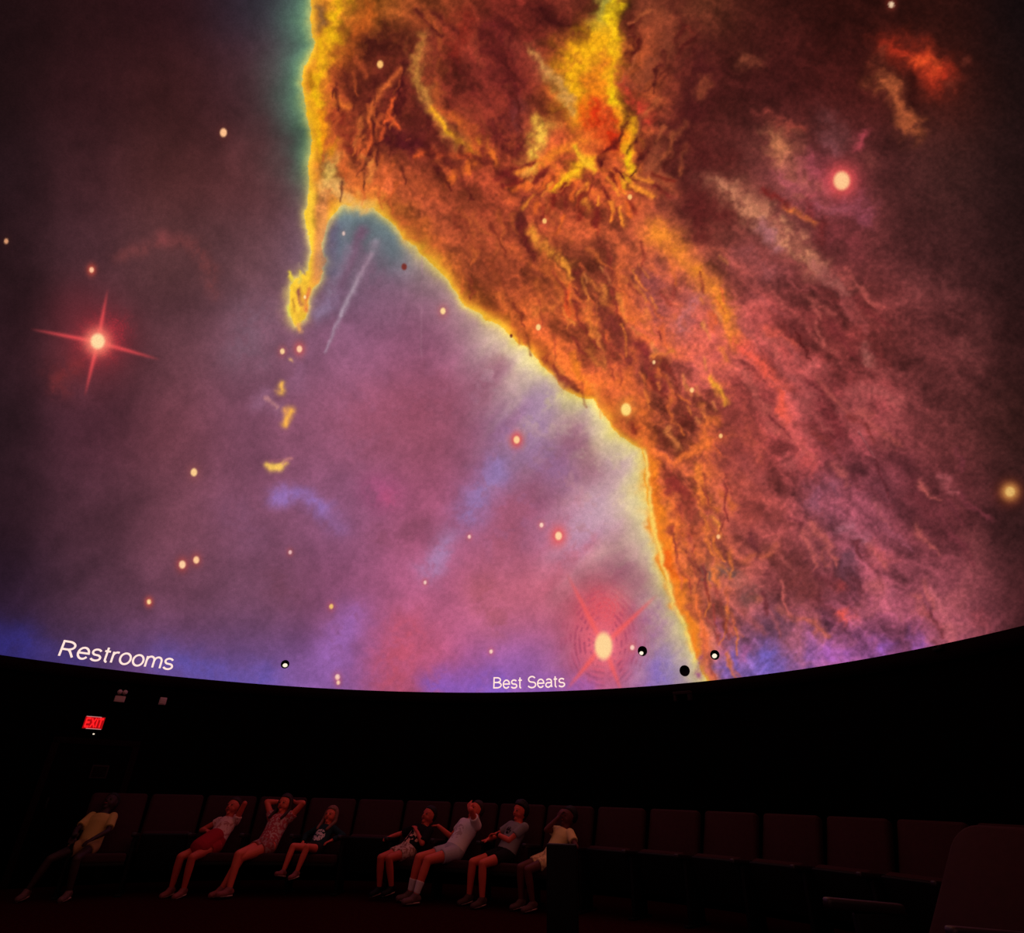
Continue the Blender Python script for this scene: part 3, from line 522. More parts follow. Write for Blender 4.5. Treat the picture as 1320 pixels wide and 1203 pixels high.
#PART2
# ------------------------------------------------------------------ materials
M = {}
M['wall'] = mat('black_wall', (0.0018, 0.0012, 0.0014), 1.0, 0.0, 0.3, 8)
M['trim'] = mat('dark_cove', (0.009, 0.004, 0.005), 1.0, 0.0, 0.2, 12)
M['carpet'] = mat('dark_red_carpet', (0.022, 0.0015, 0.0028), 1.0, 0.0, 0.6, 25, 0.3)
M['velour'] = mat('maroon_velour', (0.030, 0.0075, 0.009), 0.85, 0.15, 0.3, 30, 0.15)
M['black'] = mat('black_plastic', (0.003, 0.0028, 0.003), 0.6, 0.15, 0.2, 20)
M['vinyl'] = mat('dark_vinyl', (0.012, 0.004, 0.005), 0.45, 0.4, 0.2, 20)
M['offwhite'] = mat('offwhite_plastic', (0.55, 0.40, 0.40), 0.6, 0.3, 0.1, 30)
M['plaque'] = mat('dull_plaque', (0.018, 0.008, 0.010), 0.8, 0.2, 0.15, 20)
M['lens'] = mat('lit_lens', (0.8, 0.75, 0.7), 0.4, 0.4, 0.05, 30, 0, srgb(255, 240, 215), 1.0)
M['exit_red'] = mat('exit_red', (0.4, 0.01, 0.01), 0.5, 0.3, 0.05, 30, 0, (1.0, 0.012, 0.015), 1.15)
M['exit_panel'] = mat('exit_panel', (0.3, 0.01, 0.01), 0.5, 0.3, 0.05, 30, 0, (0.34, 0.002, 0.004), 1.0)
M['exit_edge'] = mat('exit_edge', (0.6, 0.3, 0.3), 0.5, 0.3, 0.05, 30, 0, (0.7, 0.28, 0.28), 0.8)
M['caption'] = mat('caption_light', (0.8, 0.7, 0.66), 0.9, 0.0, 0.03, 60, 0, srgb(255, 226, 214), 1.0)
M['door'] = mat('dark_door', (0.0024, 0.0016, 0.0018), 0.9, 0.0, 0.2, 10)

# ------------------------------------------------------------------ round wall, floor, cove
def ring_wall(az0, az1, r0, r1, z0, z1, n):
    bm = bmesh.new(); secs = []
    for k in range(n + 1):
        a = R_(az0 + (az1 - az0) * k / n); s_, c_ = math.sin(a), math.cos(a)
        secs.append([bm.verts.new((DC[0] + r * s_, DC[1] + r * c_, z)) for r, z in ((r0, z0), (r1, z0), (r1, z1), (r0, z1))])
    for a, b in zip(secs, secs[1:]):
        for k in range(4): bm.faces.new((a[k], a[(k + 1) % 4], b[(k + 1) % 4], b[k]))
    if abs(az1 - az0) < 360: bm.faces.new(secs[0]); bm.faces.new(secs[-1][::-1])
    return bm
tag(obj('wall_back', ring_wall(-110, 130, DR, DR + 0.2, 0, RIM, 120), M['wall']), None, kind='structure')
tag(obj('wall_front', ring_wall(130, 250, DR, DR + 0.2, 0, RIM, 60), M['wall']), None, kind='structure')
tag(obj('trim_1', ring_wall(-110, 250, DR - 0.03, DR, RIM - 0.17, RIM - 0.005, 180), M['trim']), None, kind='structure')
bm = bmesh.new(); add_lathe(bm, [(0, -0.1), (DR + 0.2, -0.1), (DR + 0.2, 0), (0, 0)], 120, Matrix.Translation((DC[0], DC[1], 0)))
tag(obj('floor', bm, M['carpet'], smooth=False), None, kind='structure')

def wall_az(p): return math.atan2(p[0] - DC[0], p[1] - DC[1])
def wall_frame(name, px, py, r):
    p = on_wall(px, py, r); a = wall_az(p)
    return empty(name, tuple(p), -a)          # local x = along the wall, -y = into the room

# door under the exit sign
pd = on_wall(112, 1000, DR - 0.03); ad = wall_az(pd)
door = empty('door_1', (pd[0], pd[1], 0), -ad); tag(door, None, kind='structure')
bm = bmesh.new(); add_box(bm, (0, 0, 0.84), (0.9, 0.05, 1.66), None, 0.006); obj('door_leaf', bm, M['door'], door)
bm = bmesh.new()
for sx in (-1, 1): add_box(bm, (sx * 0.5, -0.005, 0.86), (0.09, 0.07, 1.72), None, 0.006)
add_box(bm, (0, -0.005, 1.72), (1.09, 0.07, 0.08), None, 0.006); obj('door_frame', bm, M['trim'], door)
bm = bmesh.new(); add_box(bm, (-0.36, -0.06, 0.95), (0.03, 0.03, 0.14), None, 0.008); obj('door_handle', bm, M['black'], door)

# ------------------------------------------------------------------ writing thrown on the dome
def arc(cx, cy, rx, ry, a0, a1, n=14):
    return [(cx + rx * math.cos(R_(a0 + (a1 - a0) * k / n)), cy + ry * math.sin(R_(a0 + (a1 - a0) * k / n))) for k in range(n + 1)]
BOWL = lambda x, y0, y1, w_: [(x - .04, y1 - .03), (x + w_ * .45, y1 - .03)] + arc(x + w_ * .45, (y0 + y1) / 2 - .015, w_ * .55, (y1 - y0) / 2 - .015, 90, -90) + [(x - .04, y0)]
def S_curve(w_, h_, n=26):
    return arc(w_ / 2, h_ * .745, w_ * .44, h_ * .255, 25, 180, 10) + arc(w_ / 2, h_ * .745, w_ * .44, h_ * .255, 180, 245, 5) + arc(w_ / 2, h_ * .255, w_ * .5, h_ * .255, 62, 0, 6) + arc(w_ / 2, h_ * .255, w_ * .5, h_ * .255, 0, -160, 12)
GLYPH = {   # monoline sans letters: (advance, strokes), cap height 0.72, x-height 0.52
 'R': (.70, [[(.05, 0), (.05, .72)], BOWL(.05, .33, .72, .50), [(.33, .33), (.42, .25), (.58, 0)]]),
 'B': (.66, [[(.05, 0), (.05, .72)], BOWL(.05, .38, .72, .46), BOWL(.05, .03, .41, .52)]),
 'S': (.66, [[(x + .04, y) for x, y in S_curve(.54, .72)]]),
 'e': (.56, [[(.04, .27), (.48, .27)] + arc(.26, .26, .22, .26, 3, 325, 26)]),
 's': (.50, [[(x + .03, y) for x, y in S_curve(.40, .52)]]),
 't': (.335, [[(.13, .68), (.13, .10)] + arc(.22, .10, .09, .10, 180, 275, 6), [(.02, .50), (.27, .50)]]),
 'r': (.34, [[(.06, 0), (.06, .52)], arc(.24, .32, .18, .19, 175, 70, 8)]),
 'o': (.56, [arc(.27, .26, .23, .26, 0, 360, 28)]),
 'm': (.84, [[(.06, 0), (.06, .52)], [(.06, .3)] + arc(.235, .34, .165, .18, 170, 0, 10) + [(.40, 0)], [(.40, .3)] + arc(.575, .34, .165, .18, 170, 0, 10) + [(.74, 0)]]),
 'a': (.56, [arc(.25, .37, .19, .15, 150, 0, 10) + [(.44, .12), (.48, 0)], [(.44, .30), (.25, .28)] + arc(.21, .145, .17, .145, 90, 290, 14) + [(.36, .06), (.44, .14)]]),
 'E': (.62, [[(.05, 0), (.05, .72)], [(.05, .69), (.54, .69)], [(.05, .37), (.50, .37)], [(.05, .03), (.55, .03)]]),
 'X': (.62, [[(.04, 0), (.56, .72)], [(.04, .72), (.56, 0)]]), 'I': (.26, [[(.12, 0), (.12, .72)]]), 'T': (.58, [[(.28, 0), (.28, .72)], [(.02, .69), (.55, .69)]]), ' ': (.30, [])}
def text_mesh(body, wt=0.092):
    vs, fs = [], []; x0 = 0.0
    for ch in body:
        adv, strokes = GLYPH[ch]
        for st in strokes:
            P = [np.array(p) for i_p, p in enumerate(st) if i_p == 0 or math.dist(p, st[i_p - 1]) > 1e-4]; n = len(P); closed = np.linalg.norm(P[0] - P[-1]) < 1e-6; b0 = len(vs)
            for i in range(n):
                d0 = P[i] - P[i - 1] if i else (P[1] - P[0] if not closed else P[0] - P[-2]); d1 = P[i + 1] - P[i] if i < n - 1 else (d0 if not closed else P[1] - P[0])
                d0 = d0 / (np.linalg.norm(d0) + 1e-9); d1 = d1 / (np.linalg.norm(d1) + 1e-9); t = d0 + d1; t = t / (np.linalg.norm(t) + 1e-9)
                k = wt / 2 / max(0.45, float(t @ d1)); nn = np.array([-t[1], t[0]]) * k
                vs += [(x0 + P[i][0] + nn[0], P[i][1] + nn[1], 0.0), (x0 + P[i][0] - nn[0], P[i][1] - nn[1], 0.0)]
            fs += [(b0 + 2 * i, b0 + 2 * i + 1, b0 + 2 * i + 3, b0 + 2 * i + 2) for i in range(n - 1)]
        x0 += adv + 0.02
    m2 = bpy.data.meshes.new('text'); m2.from_pydata(vs, [], fs); return m2
def caption(body, pl, pr, py0, label, squash=1.0):
    a = on_dome(*pl); b = on_dome(*pr)
    aza, azb = wall_az(a), wall_az(b)
    el0 = math.asin(((a[2] + b[2]) / 2 - RIM) / DR)
    m2 = text_mesh(body); n = len(m2.vertices); co = np.empty(n * 3); m2.vertices.foreach_get('co', co); co = co.reshape(-1, 3)
    wd = co[:, 0].max() - co[:, 0].min(); mid = (co[:, 0].max() + co[:, 0].min()) / 2
    k = (azb - aza) * DR * math.cos(el0) / wd
    az = (aza + azb) / 2 + (co[:, 0] - mid) * k / (DR * math.cos(el0)); el = el0 + co[:, 1] * k * squash / DR; r = DR - 0.015
    P = np.stack([DC[0] + r * np.sin(az) * np.cos(el), DC[1] + r * np.cos(az) * np.cos(el), RIM + r * np.sin(el)], -1)
    m2.vertices.foreach_set('co', P.ravel()); m2.update()
    m2.materials.clear(); m2.materials.append(M['caption']); m2.name = 'caption'
    o = bpy.data.objects.new('caption', m2); link(o, dome); tag(o, label)
caption('Restrooms', (74, 846), (222, 863), 0, 'white caption reading Restrooms low on the dome', 1.0)
caption('Best Seats', (636, 887.5), (729, 885.5), 0, 'white caption reading Best Seats low on the dome', 1.0)

# ------------------------------------------------------------------ round fixtures set into the dome
def dome_frame(px, py):
    p = on_dome(px, py); n = np.array([DC[0], DC[1], RIM]) - p; n /= np.linalg.norm(n)
    z = Vector(n); x = Vector((0, 0, 1)).cross(z).normalized(); y = z.cross(x)
    m4 = Matrix((x, y, z)).transposed().to_4x4(); m4.translation = Vector(p) + z * 0.005
    return m4
def port(px, py, r, label, name, lit=True, off=(0.02, -0.03), group=None, cat='spotlight', lr=0.036):
    e = empty(name, (0, 0, 0)); e.matrix_world = dome_frame(px, py)
    tag(e, label, cat, group)
    bm = bmesh.new(); add_lathe(bm, [(0, 0.0), (r * 0.86, 0.0), (r * 0.9, 0.018), (r, 0.018), (r * 1.03, 0.0)], 28)
    obj('housing', bm, M['black'], e)
    if lit:
        bm = bmesh.new(); add_lathe(bm, [(0, 0.022), (lr * 0.7, 0.02), (lr, 0.008), (lr, 0.001)], 20, Matrix.Translation((off[0], off[1], 0)) @ Matrix.Diagonal((1, 0.8, 1, 1)))
        obj('lamp', bm, M['lens'], e)
        bm = bmesh.new(); add_lathe(bm, [(lr * 1.0, 0.001), (lr * 1.18, 0.001), (lr * 1.18, 0.014), (lr * 1.0, 0.014)], 20, Matrix.Translation((off[0], off[1], 0)) @ Matrix.Diagonal((1, 0.8, 1, 1)))
        obj('lamp_ring', bm, M['vinyl'], e)
port(367.5, 856.5, 0.068, 'lit round spotlight low on the dome above the children with raised arms', 'recessed_spotlight', off=(0.004, -0.018), lr=0.04)
port(828.5, 839.5, 0.075, 'lit round spotlight in the dome beside the ringed red star', 'recessed_spotlight', off=(-0.02, -0.032))
port(922, 844.5, 0.068, 'lit round spotlight in the dome right of the orange strand', 'recessed_spotlight', off=(-0.006, -0.014), lr=0.04)
port(883, 865, 0.078, 'plain black round port in the dome, without a lamp', 'speaker_port', lit=False, cat='port')

# ------------------------------------------------------------------ things on the wall
e = wall_frame('exit_sign', 121, 932, DR - 0.05); tag(e, 'glowing red EXIT sign on the black wall over the door', 'exit sign')
bm = bmesh.new(); add_box(bm, (0, 0.03, 0), (0.27, 0.05, 0.19), None, 0.01); obj('housing', bm, M['black'], e)
bm = bmesh.new(); add_box(bm, (0, 0.0, 0), (0.245, 0.014, 0.16), None, 0.004); obj('sign_panel', bm, M['exit_panel'], e)
m2 = text_mesh('EXIT', 0.15)
co = np.empty(len(m2.vertices) * 3); m2.vertices.foreach_get('co', co); co = co.reshape(-1, 3)
wd = co[:, 0].max() - co[:, 0].min(); kx = 0.215 / wd; cy = (co[:, 1].max() + co[:, 1].min()) / 2; kz = 0.135 / (co[:, 1].max() - co[:, 1].min())
cxm = (co[:, 0].max() + co[:, 0].min()) / 2
m2.vertices.foreach_set('co', np.stack([(co[:, 0] - cxm) * kx, -0.012 - co[:, 2], (co[:, 1] - cy) * kz], -1).ravel()); m2.update()
m2.materials.clear(); m2.materials.append(M['exit_red']); m2.name = 'lettering'
link(bpy.data.objects.new('lettering', m2), e)
for sz in (-1, 1):
    bm = bmesh.new(); add_box(bm, (-0.02 * sz, -0.004, sz * 0.08), (0.19, 0.012, 0.007), None, 0.002); obj('edge_strip', bm, M['exit_edge'], e)
bm = bmesh.new(); add_box(bm, (0.045, 0.02, -0.145), (0.022, 0.03, 0.016), None, 0.005); obj('indicator_light', bm, M['lens'], e)

e = wall_frame('emergency_light', 156, 897, DR - 0.06); tag(e, 'pale two-part emergency light high on the wall near the EXIT sign', 'light')
bm = bmesh.new(); add_box(bm, (0.0, 0.03, -0.045), (0.14, 0.05, 0.09), None, 0.012); obj('housing', bm, M['offwhite'], e)
for k, dx in enumerate((-0.03, 0.04)):
    bm = bmesh.new(); add_lathe(bm, [(0, -0.035), (0.03, -0.03), (0.034, 0.01), (0.02, 0.03), (0, 0.03)], 14, Matrix.Translation((dx, 0.0, 0.05)) @ Matrix.Rotation(R_(70), 4, 'X'))
    obj('lamp_head', bm, M['offwhite'], e)
e = wall_frame('wall_speaker', 210, 904, DR - 0.06); tag(e, 'small square pale box high on the wall right of the emergency light', 'speaker')
bm = bmesh.new(); add_box(bm, (0, 0.03, 0), (0.10, 0.055, 0.11), None, 0.012); obj('housing', bm, M['offwhite'], e)
bm = bmesh.new(); add_box(bm, (0, -0.001, 0), (0.075, 0.01, 0.085), None, 0.004); obj('grille', bm, M['offwhite'], e)
e = wall_frame('door_sign', 128, 995, DR - 0.09); tag(e, 'dull dark rectangular sign on the door under the EXIT sign', 'sign')
bm = bmesh.new(); add_box(bm, (0, 0.0, 0), (0.21, 0.012, 0.17), None, 0.004); obj('sign_plate', bm, M['plaque'], e)
bm = bmesh.new(); add_box(bm, (0, -0.006, 0), (0.17, 0.008, 0.13), None, 0.003); obj('sign_face', bm, M['trim'], e)
e = wall_frame('wall_bracket', 880, 897, DR - 0.10); tag(e, 'small dark metal bracket on the cove under the dome rim', 'bracket')
bm = bmesh.new(); add_box(bm, (0, 0, 0.035), (0.27, 0.09, 0.045), None, 0.008); obj('crossbar', bm, M['plaque'], e)
for sx in (-1, 1):
    bm = bmesh.new(); add_box(bm, (sx * 0.11, 0, -0.03), (0.045, 0.08, 0.10), None, 0.008); obj('bracket_arm', bm, M['plaque'], e)
e = wall_frame('rim_sensor', 1210, 833, DR - 0.045); tag(e, 'tiny black sensor lump on the right part of the dome rim', 'sensor')
bm = bmesh.new(); add_box(bm, (0.02, 0, -0.02), (0.05, 0.05, 0.05), None, 0.012); obj('housing', bm, M['black'], e)
bm = bmesh.new(); add_box(bm, (-0.03, 0, -0.03), (0.08, 0.04, 0.035), None, 0.01); obj('sensor_base', bm, M['black'], e)

# ------------------------------------------------------------------ theatre seats
RX = lambda d: Matrix.Rotation(R_(d), 3, 'X')
def soft_slab(w_, d_, h_, r, ed=0.035):
    """upholstered slab: rounded-rectangle outline (x, z), pillowed towards its two faces"""
    bm = bmesh.new(); rings = []
    for k in range(9):
        t = -1 + 2 * k / 8; ins = ed * (1 - math.sqrt(max(0, 1 - abs(t) ** 3)))
        ring = []
        for q, (sx, sz) in enumerate(((1, 1), (-1, 1), (-1, -1), (1, -1))):
            for j in range(6):
                a = R_(90 * q + 18 * j); ring.append(bm.verts.new((sx * (w_ / 2 - r) + (r - ins) * math.cos(a), t * d_ / 2, sz * (h_ / 2 - r) + (r - ins) * math.sin(a))))
        rings.append(ring)
    n = len(rings[0])
    for a, b in zip(rings, rings[1:]):
        for k in range(n): bm.faces.new((a[k], a[(k + 1) % n], b[(k + 1) % n], b[k]))
    bm.faces.new(rings[0][::-1]); bm.faces.new(rings[-1])
    return bm
def shared(name, bm, mt):
    me = bpy.data.meshes.new(name); bmesh.ops.recalc_face_normals(bm, faces=bm.faces); bm.to_mesh(me); bm.free()
    me.polygons.foreach_set('use_smooth', [True] * len(me.polygons)); me.materials.append(mt); return me
ME = {}
for nm, rr in (('backrest', 0.045), ('backrest_big', 0.14)):
    bm = soft_slab(0.66, 0.11, 0.74, rr); bmesh.ops.transform(bm, matrix=(Matrix.Translation((0, 0.33, 0.735)) @ Matrix.Rotation(R_(-20), 4, 'X')), verts=bm.verts)
    ME[nm] = shared('backrest', bm, M['velour'])
bm = bmesh.new(); add_box(bm, (0, 0.405, 0.72), (0.54, 0.03, 0.66), RX(-20), 0.012); ME['back_shell'] = shared('back_shell', bm, M['black'])
def cushion(tipped):
    bm = bmesh.new(); add_box(bm, (0, 0, 0), (0.55, 0.50, 0.11), None, 0.04, 4)
    bp = bmesh.new(); add_box(bp, (0, 0.0, -0.065), (0.55, 0.49, 0.045), None, 0.014)
    T = (Matrix.Translation((0, 0.06, 0.46)) @ Matrix.Rotation(R_(-76), 4, 'X') @ Matrix.Scale(0.86, 4, (0, 1, 0))) if tipped else (Matrix.Translation((0, -0.07, 0.385)) @ Matrix.Rotation(R_(-5), 4, 'X'))
    for b in (bm, bp): bmesh.ops.transform(b, matrix=T, verts=b.verts)
    return shared('seat_cushion', bm, M['velour']), shared('seat_pan', bp, M['black'])
ME['cush_up'], ME['pan_up'] = cushion(True); ME['cush_dn'], ME['pan_dn'] = cushion(False)
bm = bmesh.new(); add_box(bm, (0, -0.06, 0.635), (0.06, 0.44, 0.05), RX(-4), 0.02, 3); ME['armrest'] = shared('armrest', bm, M['vinyl'])
bm = bmesh.new(); add_box(bm, (0, 0.02, 0.31), (0.04, 0.30, 0.60), None, 0.012); add_box(bm, (0, 0.02, 0.0125), (0.07, 0.42, 0.025), None, 0.008); ME['standard'] = shared('standard', bm, M['black'])
def add_part(name, me, parent, x=0.0):
    o = bpy.data.objects.new(name, me); o.location.x = x; return link(o, parent)
def make_seat(loc, rz, tipped, label, group=None, arms=(-0.34,), big=False):
    e = empty('theatre_seat', loc, rz); tag(e, label, 'seat', group)
    bks = [add_part('backrest', ME['backrest_big' if big else 'backrest'], e), add_part('back_shell', ME['back_shell'], e)]
    if big:                                    # laid further back about its hinge
        h = Vector((0, 0.22, 0.42)); q = Matrix.Rotation(R_(-17), 3, 'X')
        for o in bks: o.rotation_euler.x = R_(-17); o.location = h - q @ h
    c = add_part('seat_cushion', ME['cush_up' if tipped else 'cush_dn'], e); add_part('seat_pan', ME['pan_up' if tipped else 'pan_dn'], c)
    for x in arms:
        add_part('armrest', ME['armrest'], e, x); add_part('standard', ME['standard'], e, x)
    return e
def ring_pos(phi, r=SEAT_R):
    a = R_(phi); return (SEAT_C[0] + r * math.sin(a), SEAT_C[1] + r * math.cos(a), 0)
PH0, DPH = -15.1, 6.3
occ = {-2: 'maroon seat under the child in yellow nearest the door', 0: 'maroon seat under the child in the pink top and red skirt', 1: 'maroon seat under the child with both hands behind the head', 2: 'maroon seat under the small child in the dark teal sweatshirt',
       4: 'maroon seat under the child in the black printed shirt', 5: 'maroon seat under the child in the white shirt and white socks', 6: 'maroon seat under the curly-haired child in the grey shirt', 7: 'maroon seat under the child in yellow with a hand at the face'}
emp = {-1: 'empty tipped-up maroon seat between the door-side yellow child and the pink-topped child', 3: 'empty tipped-up maroon seat between the teal sweatshirt and the black shirt'}
ordn = ['first', 'second', 'third', 'fourth', 'fifth', 'sixth', 'seventh', 'eighth', 'ninth']
ph = PH0 - 3 * DPH
for k in range(-2, 17):
    ph += DPH if k < 8 else DPH * SEAT_R / (SEAT_R + 0.07 * (k - 7))
    lab = occ.get(k) or emp.get(k) or '%s empty tipped-up maroon seat past the yellow child with a hand at the face' % ordn[k - 8]
    make_seat(ring_pos(ph, SEAT_R + 0.07 * max(0, k - 7)), R_(-ph), k not in occ, lab, 'seats of the back row', (-0.34, 0.34) if k == 16 else (-0.34,))
pa = ray(1182, 1100); pa = pa[:2] / np.linalg.norm(pa[:2]) * 4.3
big = make_seat((pa[0], pa[1], 0.0), R_(-78), False, 'large empty reclined seat standing apart in front of the back row', None, (-0.36, 0.36), True); big.scale = (1.12, 1.12, 1.12)
# upright end panel of a nearer row
pb = on_plane(724, 1088, 0.86)
e = empty('row_end_panel', (pb[0], pb[1], 0), R_(-8)); tag(e, 'tall black row-end panel in front of the child in yellow', 'panel')
bm = bmesh.new(); add_box(bm, (0, 0, 0.44), (0.25, 0.10, 0.84), None, 0.015); obj('panel', bm, M['black'], e)
bm = bmesh.new(); add_box(bm, (0, 0, 0.012), (0.30, 0.16, 0.024), None, 0.008); obj('foot_plate', bm, M['black'], e)
#PEOPLE
# ------------------------------------------------------------------ people
V3 = lambda *a: np.array(a, float)
def nrm(v): return v / max(np.linalg.norm(v), 1e-9)
class Shape:
    """closed primitives gathered in one bmesh; voxel remesh fuses them into one surface"""
    def __init__(s): s.bm = bmesh.new()
    def rings(s, rs):
        vs = [[s.bm.verts.new(tuple(p)) for p in r] for r in rs]; n = len(vs[0])
        for a, b in zip(vs, vs[1:]):
            for k in range(n): s.bm.faces.new((a[k], a[(k + 1) % n], b[(k + 1) % n], b[k]))
        s.bm.faces.new(vs[0][::-1]); s.bm.faces.new(vs[-1])
    def cap(s, p0, r0, p1, r1, round_=True, n=12, sx=1.0, ref=None):
        p0, p1 = np.array(p0, float), np.array(p1, float); d = p1 - p0; L = np.linalg.norm(d); d = nrm(d)
        ref = V3(1, 0, 0) if ref is None else ref
        if abs(d @ nrm(ref)) > 0.95: ref = V3(0, 1, 0.2)
        a = nrm(np.cross(d, ref)); b = np.cross(d, a)         # b is along ref
        sec = []
        if round_:
            for t in (-85, -60, -30): sec.append((p0 + d * r0 * math.sin(R_(t)), r0 * math.cos(R_(t))))
        sec += [(p0, r0), ((p0 + p1) / 2, (r0 + r1) / 2), (p1, r1)]
        if round_:
            for t in (30, 60, 85): sec.append((p1 + d * r1 * math.sin(R_(t)), r1 * math.cos(R_(t))))
        s.rings([[c + r * (math.cos(2 * math.pi * k / n) * a + sx * math.sin(2 * math.pi * k / n) * b) for k in range(n)] for c, r in sec])
    def loft(s, secs, n=20):
        """secs: (centre, half-width vector, half-depth vector)"""
        s.rings([[c + math.cos(2 * math.pi * k / n) * np.array(u) + math.sin(2 * math.pi * k / n) * np.array(v) for k in range(n)] for c, u, v in secs])
    def ell(s, c, ax, ay, az, fn=None, nu=20, nv=12):
        rs = []
        for j in range(nv):
            t = -math.pi / 2 + math.pi * (j + 0.15) / (nv - 1 + 0.3)
            r = []
            for k in range(nu):
                p = 2 * math.pi * k / nu
                u, v, w_ = math.cos(t) * math.cos(p), math.cos(t) * math.sin(p), math.sin(t)
                if fn: u, v, w_ = fn(u, v, w_)
                r.append(np.array(c) + u * np.array(ax) + v * np.array(ay) + w_ * np.array(az))
            rs.append(r)
        s.rings(rs)
    def done(s, name, voxel, mt, parent=None, smooth=3, fac=0.5):
        bmesh.ops.recalc_face_normals(s.bm, faces=s.bm.faces)
        me = bpy.data.meshes.new(name); s.bm.to_mesh(me); s.bm.free()
        t = bpy.data.objects.new('tmp', me); COL.objects.link(t)
        md = t.modifiers.new('r', 'REMESH'); md.mode = 'VOXEL'; md.voxel_size = voxel; md.use_smooth_shade = True
        if smooth: ms = t.modifiers.new('s', 'SMOOTH'); ms.factor = fac; ms.iterations = smooth
        m2 = bpy.data.meshes.new_from_object(t.evaluated_get(bpy.context.evaluated_depsgraph_get()))
        COL.objects.unlink(t); bpy.data.objects.remove(t); bpy.data.meshes.remove(me)
        m2.name = name; m2.materials.clear(); m2.materials.append(mt)
        m2.polygons.foreach_set('use_smooth', [True] * len(m2.polygons))
        return link(bpy.data.objects.new(name, m2), parent)
def ik(a, b, l0, l1, pole):
    a, b = np.array(a, float), np.array(b, float); d = b - a; L = np.linalg.norm(d)
    if L > (l0 + l1) * 0.995: b = a + nrm(d) * (l0 + l1) * 0.995; d = b - a; L = np.linalg.norm(d)
    x = (l0 * l0 - l1 * l1 + L * L) / (2 * L); h = math.sqrt(max(l0 * l0 - x * x, 1e-8))
    u = nrm(d); p = np.array(pole, float); p = nrm(p - u * (p @ u))
    return a + u * x + p * h, b
def hand(sh, wr, d, nrm_, side, k, curl=0.5):
    """palm, four unequal bent fingers and a thumb; d = finger direction, nrm_ = palm normal"""
    d = nrm(d); nn = nrm(nrm_ - d * (nrm_ @ d)); lat = np.cross(d, nn) * side
    ln = [0.030, 0.035, 0.033, 0.025]
    for i in range(4):
        o = (i - 1.5) * 0.0185 * k
        base = wr + d * 0.075 * k + lat * o
        sh.cap(wr + lat * o * 0.7, 0.0135 * k, base, 0.0115 * k, n=8)
        c1, c2 = curl * 0.7, curl * 1.5
        m1 = base + (d * math.cos(c1) + nn * math.sin(c1)) * ln[i] * k * 1.05 + lat * o * 0.12
        m2 = m1 + (d * math.cos(c2) + nn * math.sin(c2)) * ln[i] * k * 1.0
        sh.cap(base, 0.0098 * k, m1, 0.009 * k, n=8); sh.cap(m1, 0.009 * k, m2, 0.0075 * k, n=8)
    t0 = wr + d * 0.022 * k - lat * 0.022 * k; t1 = t0 + (d * 0.6 - lat * 0.75 + nn * 0.25) * 0.036 * k; t2 = t1 + (d * 0.9 - lat * 0.1 + nn * 0.3) * 0.03 * k
    sh.cap(t0, 0.0135 * k, t1, 0.011 * k, n=8); sh.cap(t1, 0.0105 * k, t2, 0.0085 * k, n=8)

def fabric(name, colr, colr2=None, centre=None, rad=0.09, scale=22.0, thr=0.5, pattern=False, c3=None):
    """cloth; optionally a printed motif (blotches of colr2 inside a ball about centre) or an all-over pattern"""
    m = bpy.data.materials.new(name); m.use_nodes = True; nt = m.node_tree; b = nt.nodes['Principled BSDF']
    b.inputs['Roughness'].default_value = 0.95; b.inputs['Specular IOR Level'].default_value = 0.1
    tc = nt.nodes.new('ShaderNodeTexCoord'); w_ = nt.nodes.new('ShaderNodeTexNoise'); w_.inputs['Scale'].default_value = 90
    nt.links.new(tc.outputs['Object'], w_.inputs['Vector'])
    base = nt.nodes.new('ShaderNodeMix'); base.data_type = 'RGBA'
    base.inputs[6].default_value = (*[c * 0.86 for c in colr], 1); base.inputs[7].default_value = (*[min(1, c * 1.12) for c in colr], 1)
    nt.links.new(w_.outputs['Fac'], base.inputs[0]); last = base.outputs[2]
    if colr2 is not None:
        n = nt.nodes.new('ShaderNodeTexNoise'); n.inputs['Scale'].default_value = scale; n.inputs['Detail'].default_value = 2
        nt.links.new(tc.outputs['Object'], n.inputs['Vector'])
        g = nt.nodes.new('ShaderNodeMath'); g.operation = 'GREATER_THAN'; g.inputs[1].default_value = thr; nt.links.new(n.outputs['Fac'], g.inputs[0])
        fac = g.outputs[0]
        if not pattern:
            vd = nt.nodes.new('ShaderNodeVectorMath'); vd.operation = 'DISTANCE'; vd.inputs[1].default_value = tuple(centre)
            nt.links.new(tc.outputs['Object'], vd.inputs[0])
            l = nt.nodes.new('ShaderNodeMath'); l.operation = 'LESS_THAN'; l.inputs[1].default_value = rad; nt.links.new(vd.outputs['Value'], l.inputs[0])
            mm = nt.nodes.new('ShaderNodeMath'); mm.operation = 'MULTIPLY'; nt.links.new(g.outputs[0], mm.inputs[0]); nt.links.new(l.outputs[0], mm.inputs[1]); fac = mm.outputs[0]
        mx = nt.nodes.new('ShaderNodeMix'); mx.data_type = 'RGBA'; nt.links.new(fac, mx.inputs[0]); nt.links.new(last, mx.inputs[6])
        mx.inputs[7].default_value = (*colr2, 1); last = mx.outputs[2]
    nt.links.new(last, b.inputs['Base Color'])
    return m
SKIN = {'a': mat('skin_light', (0.68, 0.105, 0.06), 0.6, 0.3, 0.08, 14), 'b': mat('skin_tan', (0.54, 0.075, 0.045), 0.6, 0.3, 0.08, 14), 'd': mat('skin_shade', (0.03, 0.010, 0.009), 0.6, 0.3, 0.08, 14), 'c': mat('skin_deep', (0.11, 0.022, 0.018), 0.6, 0.3, 0.08, 14)}
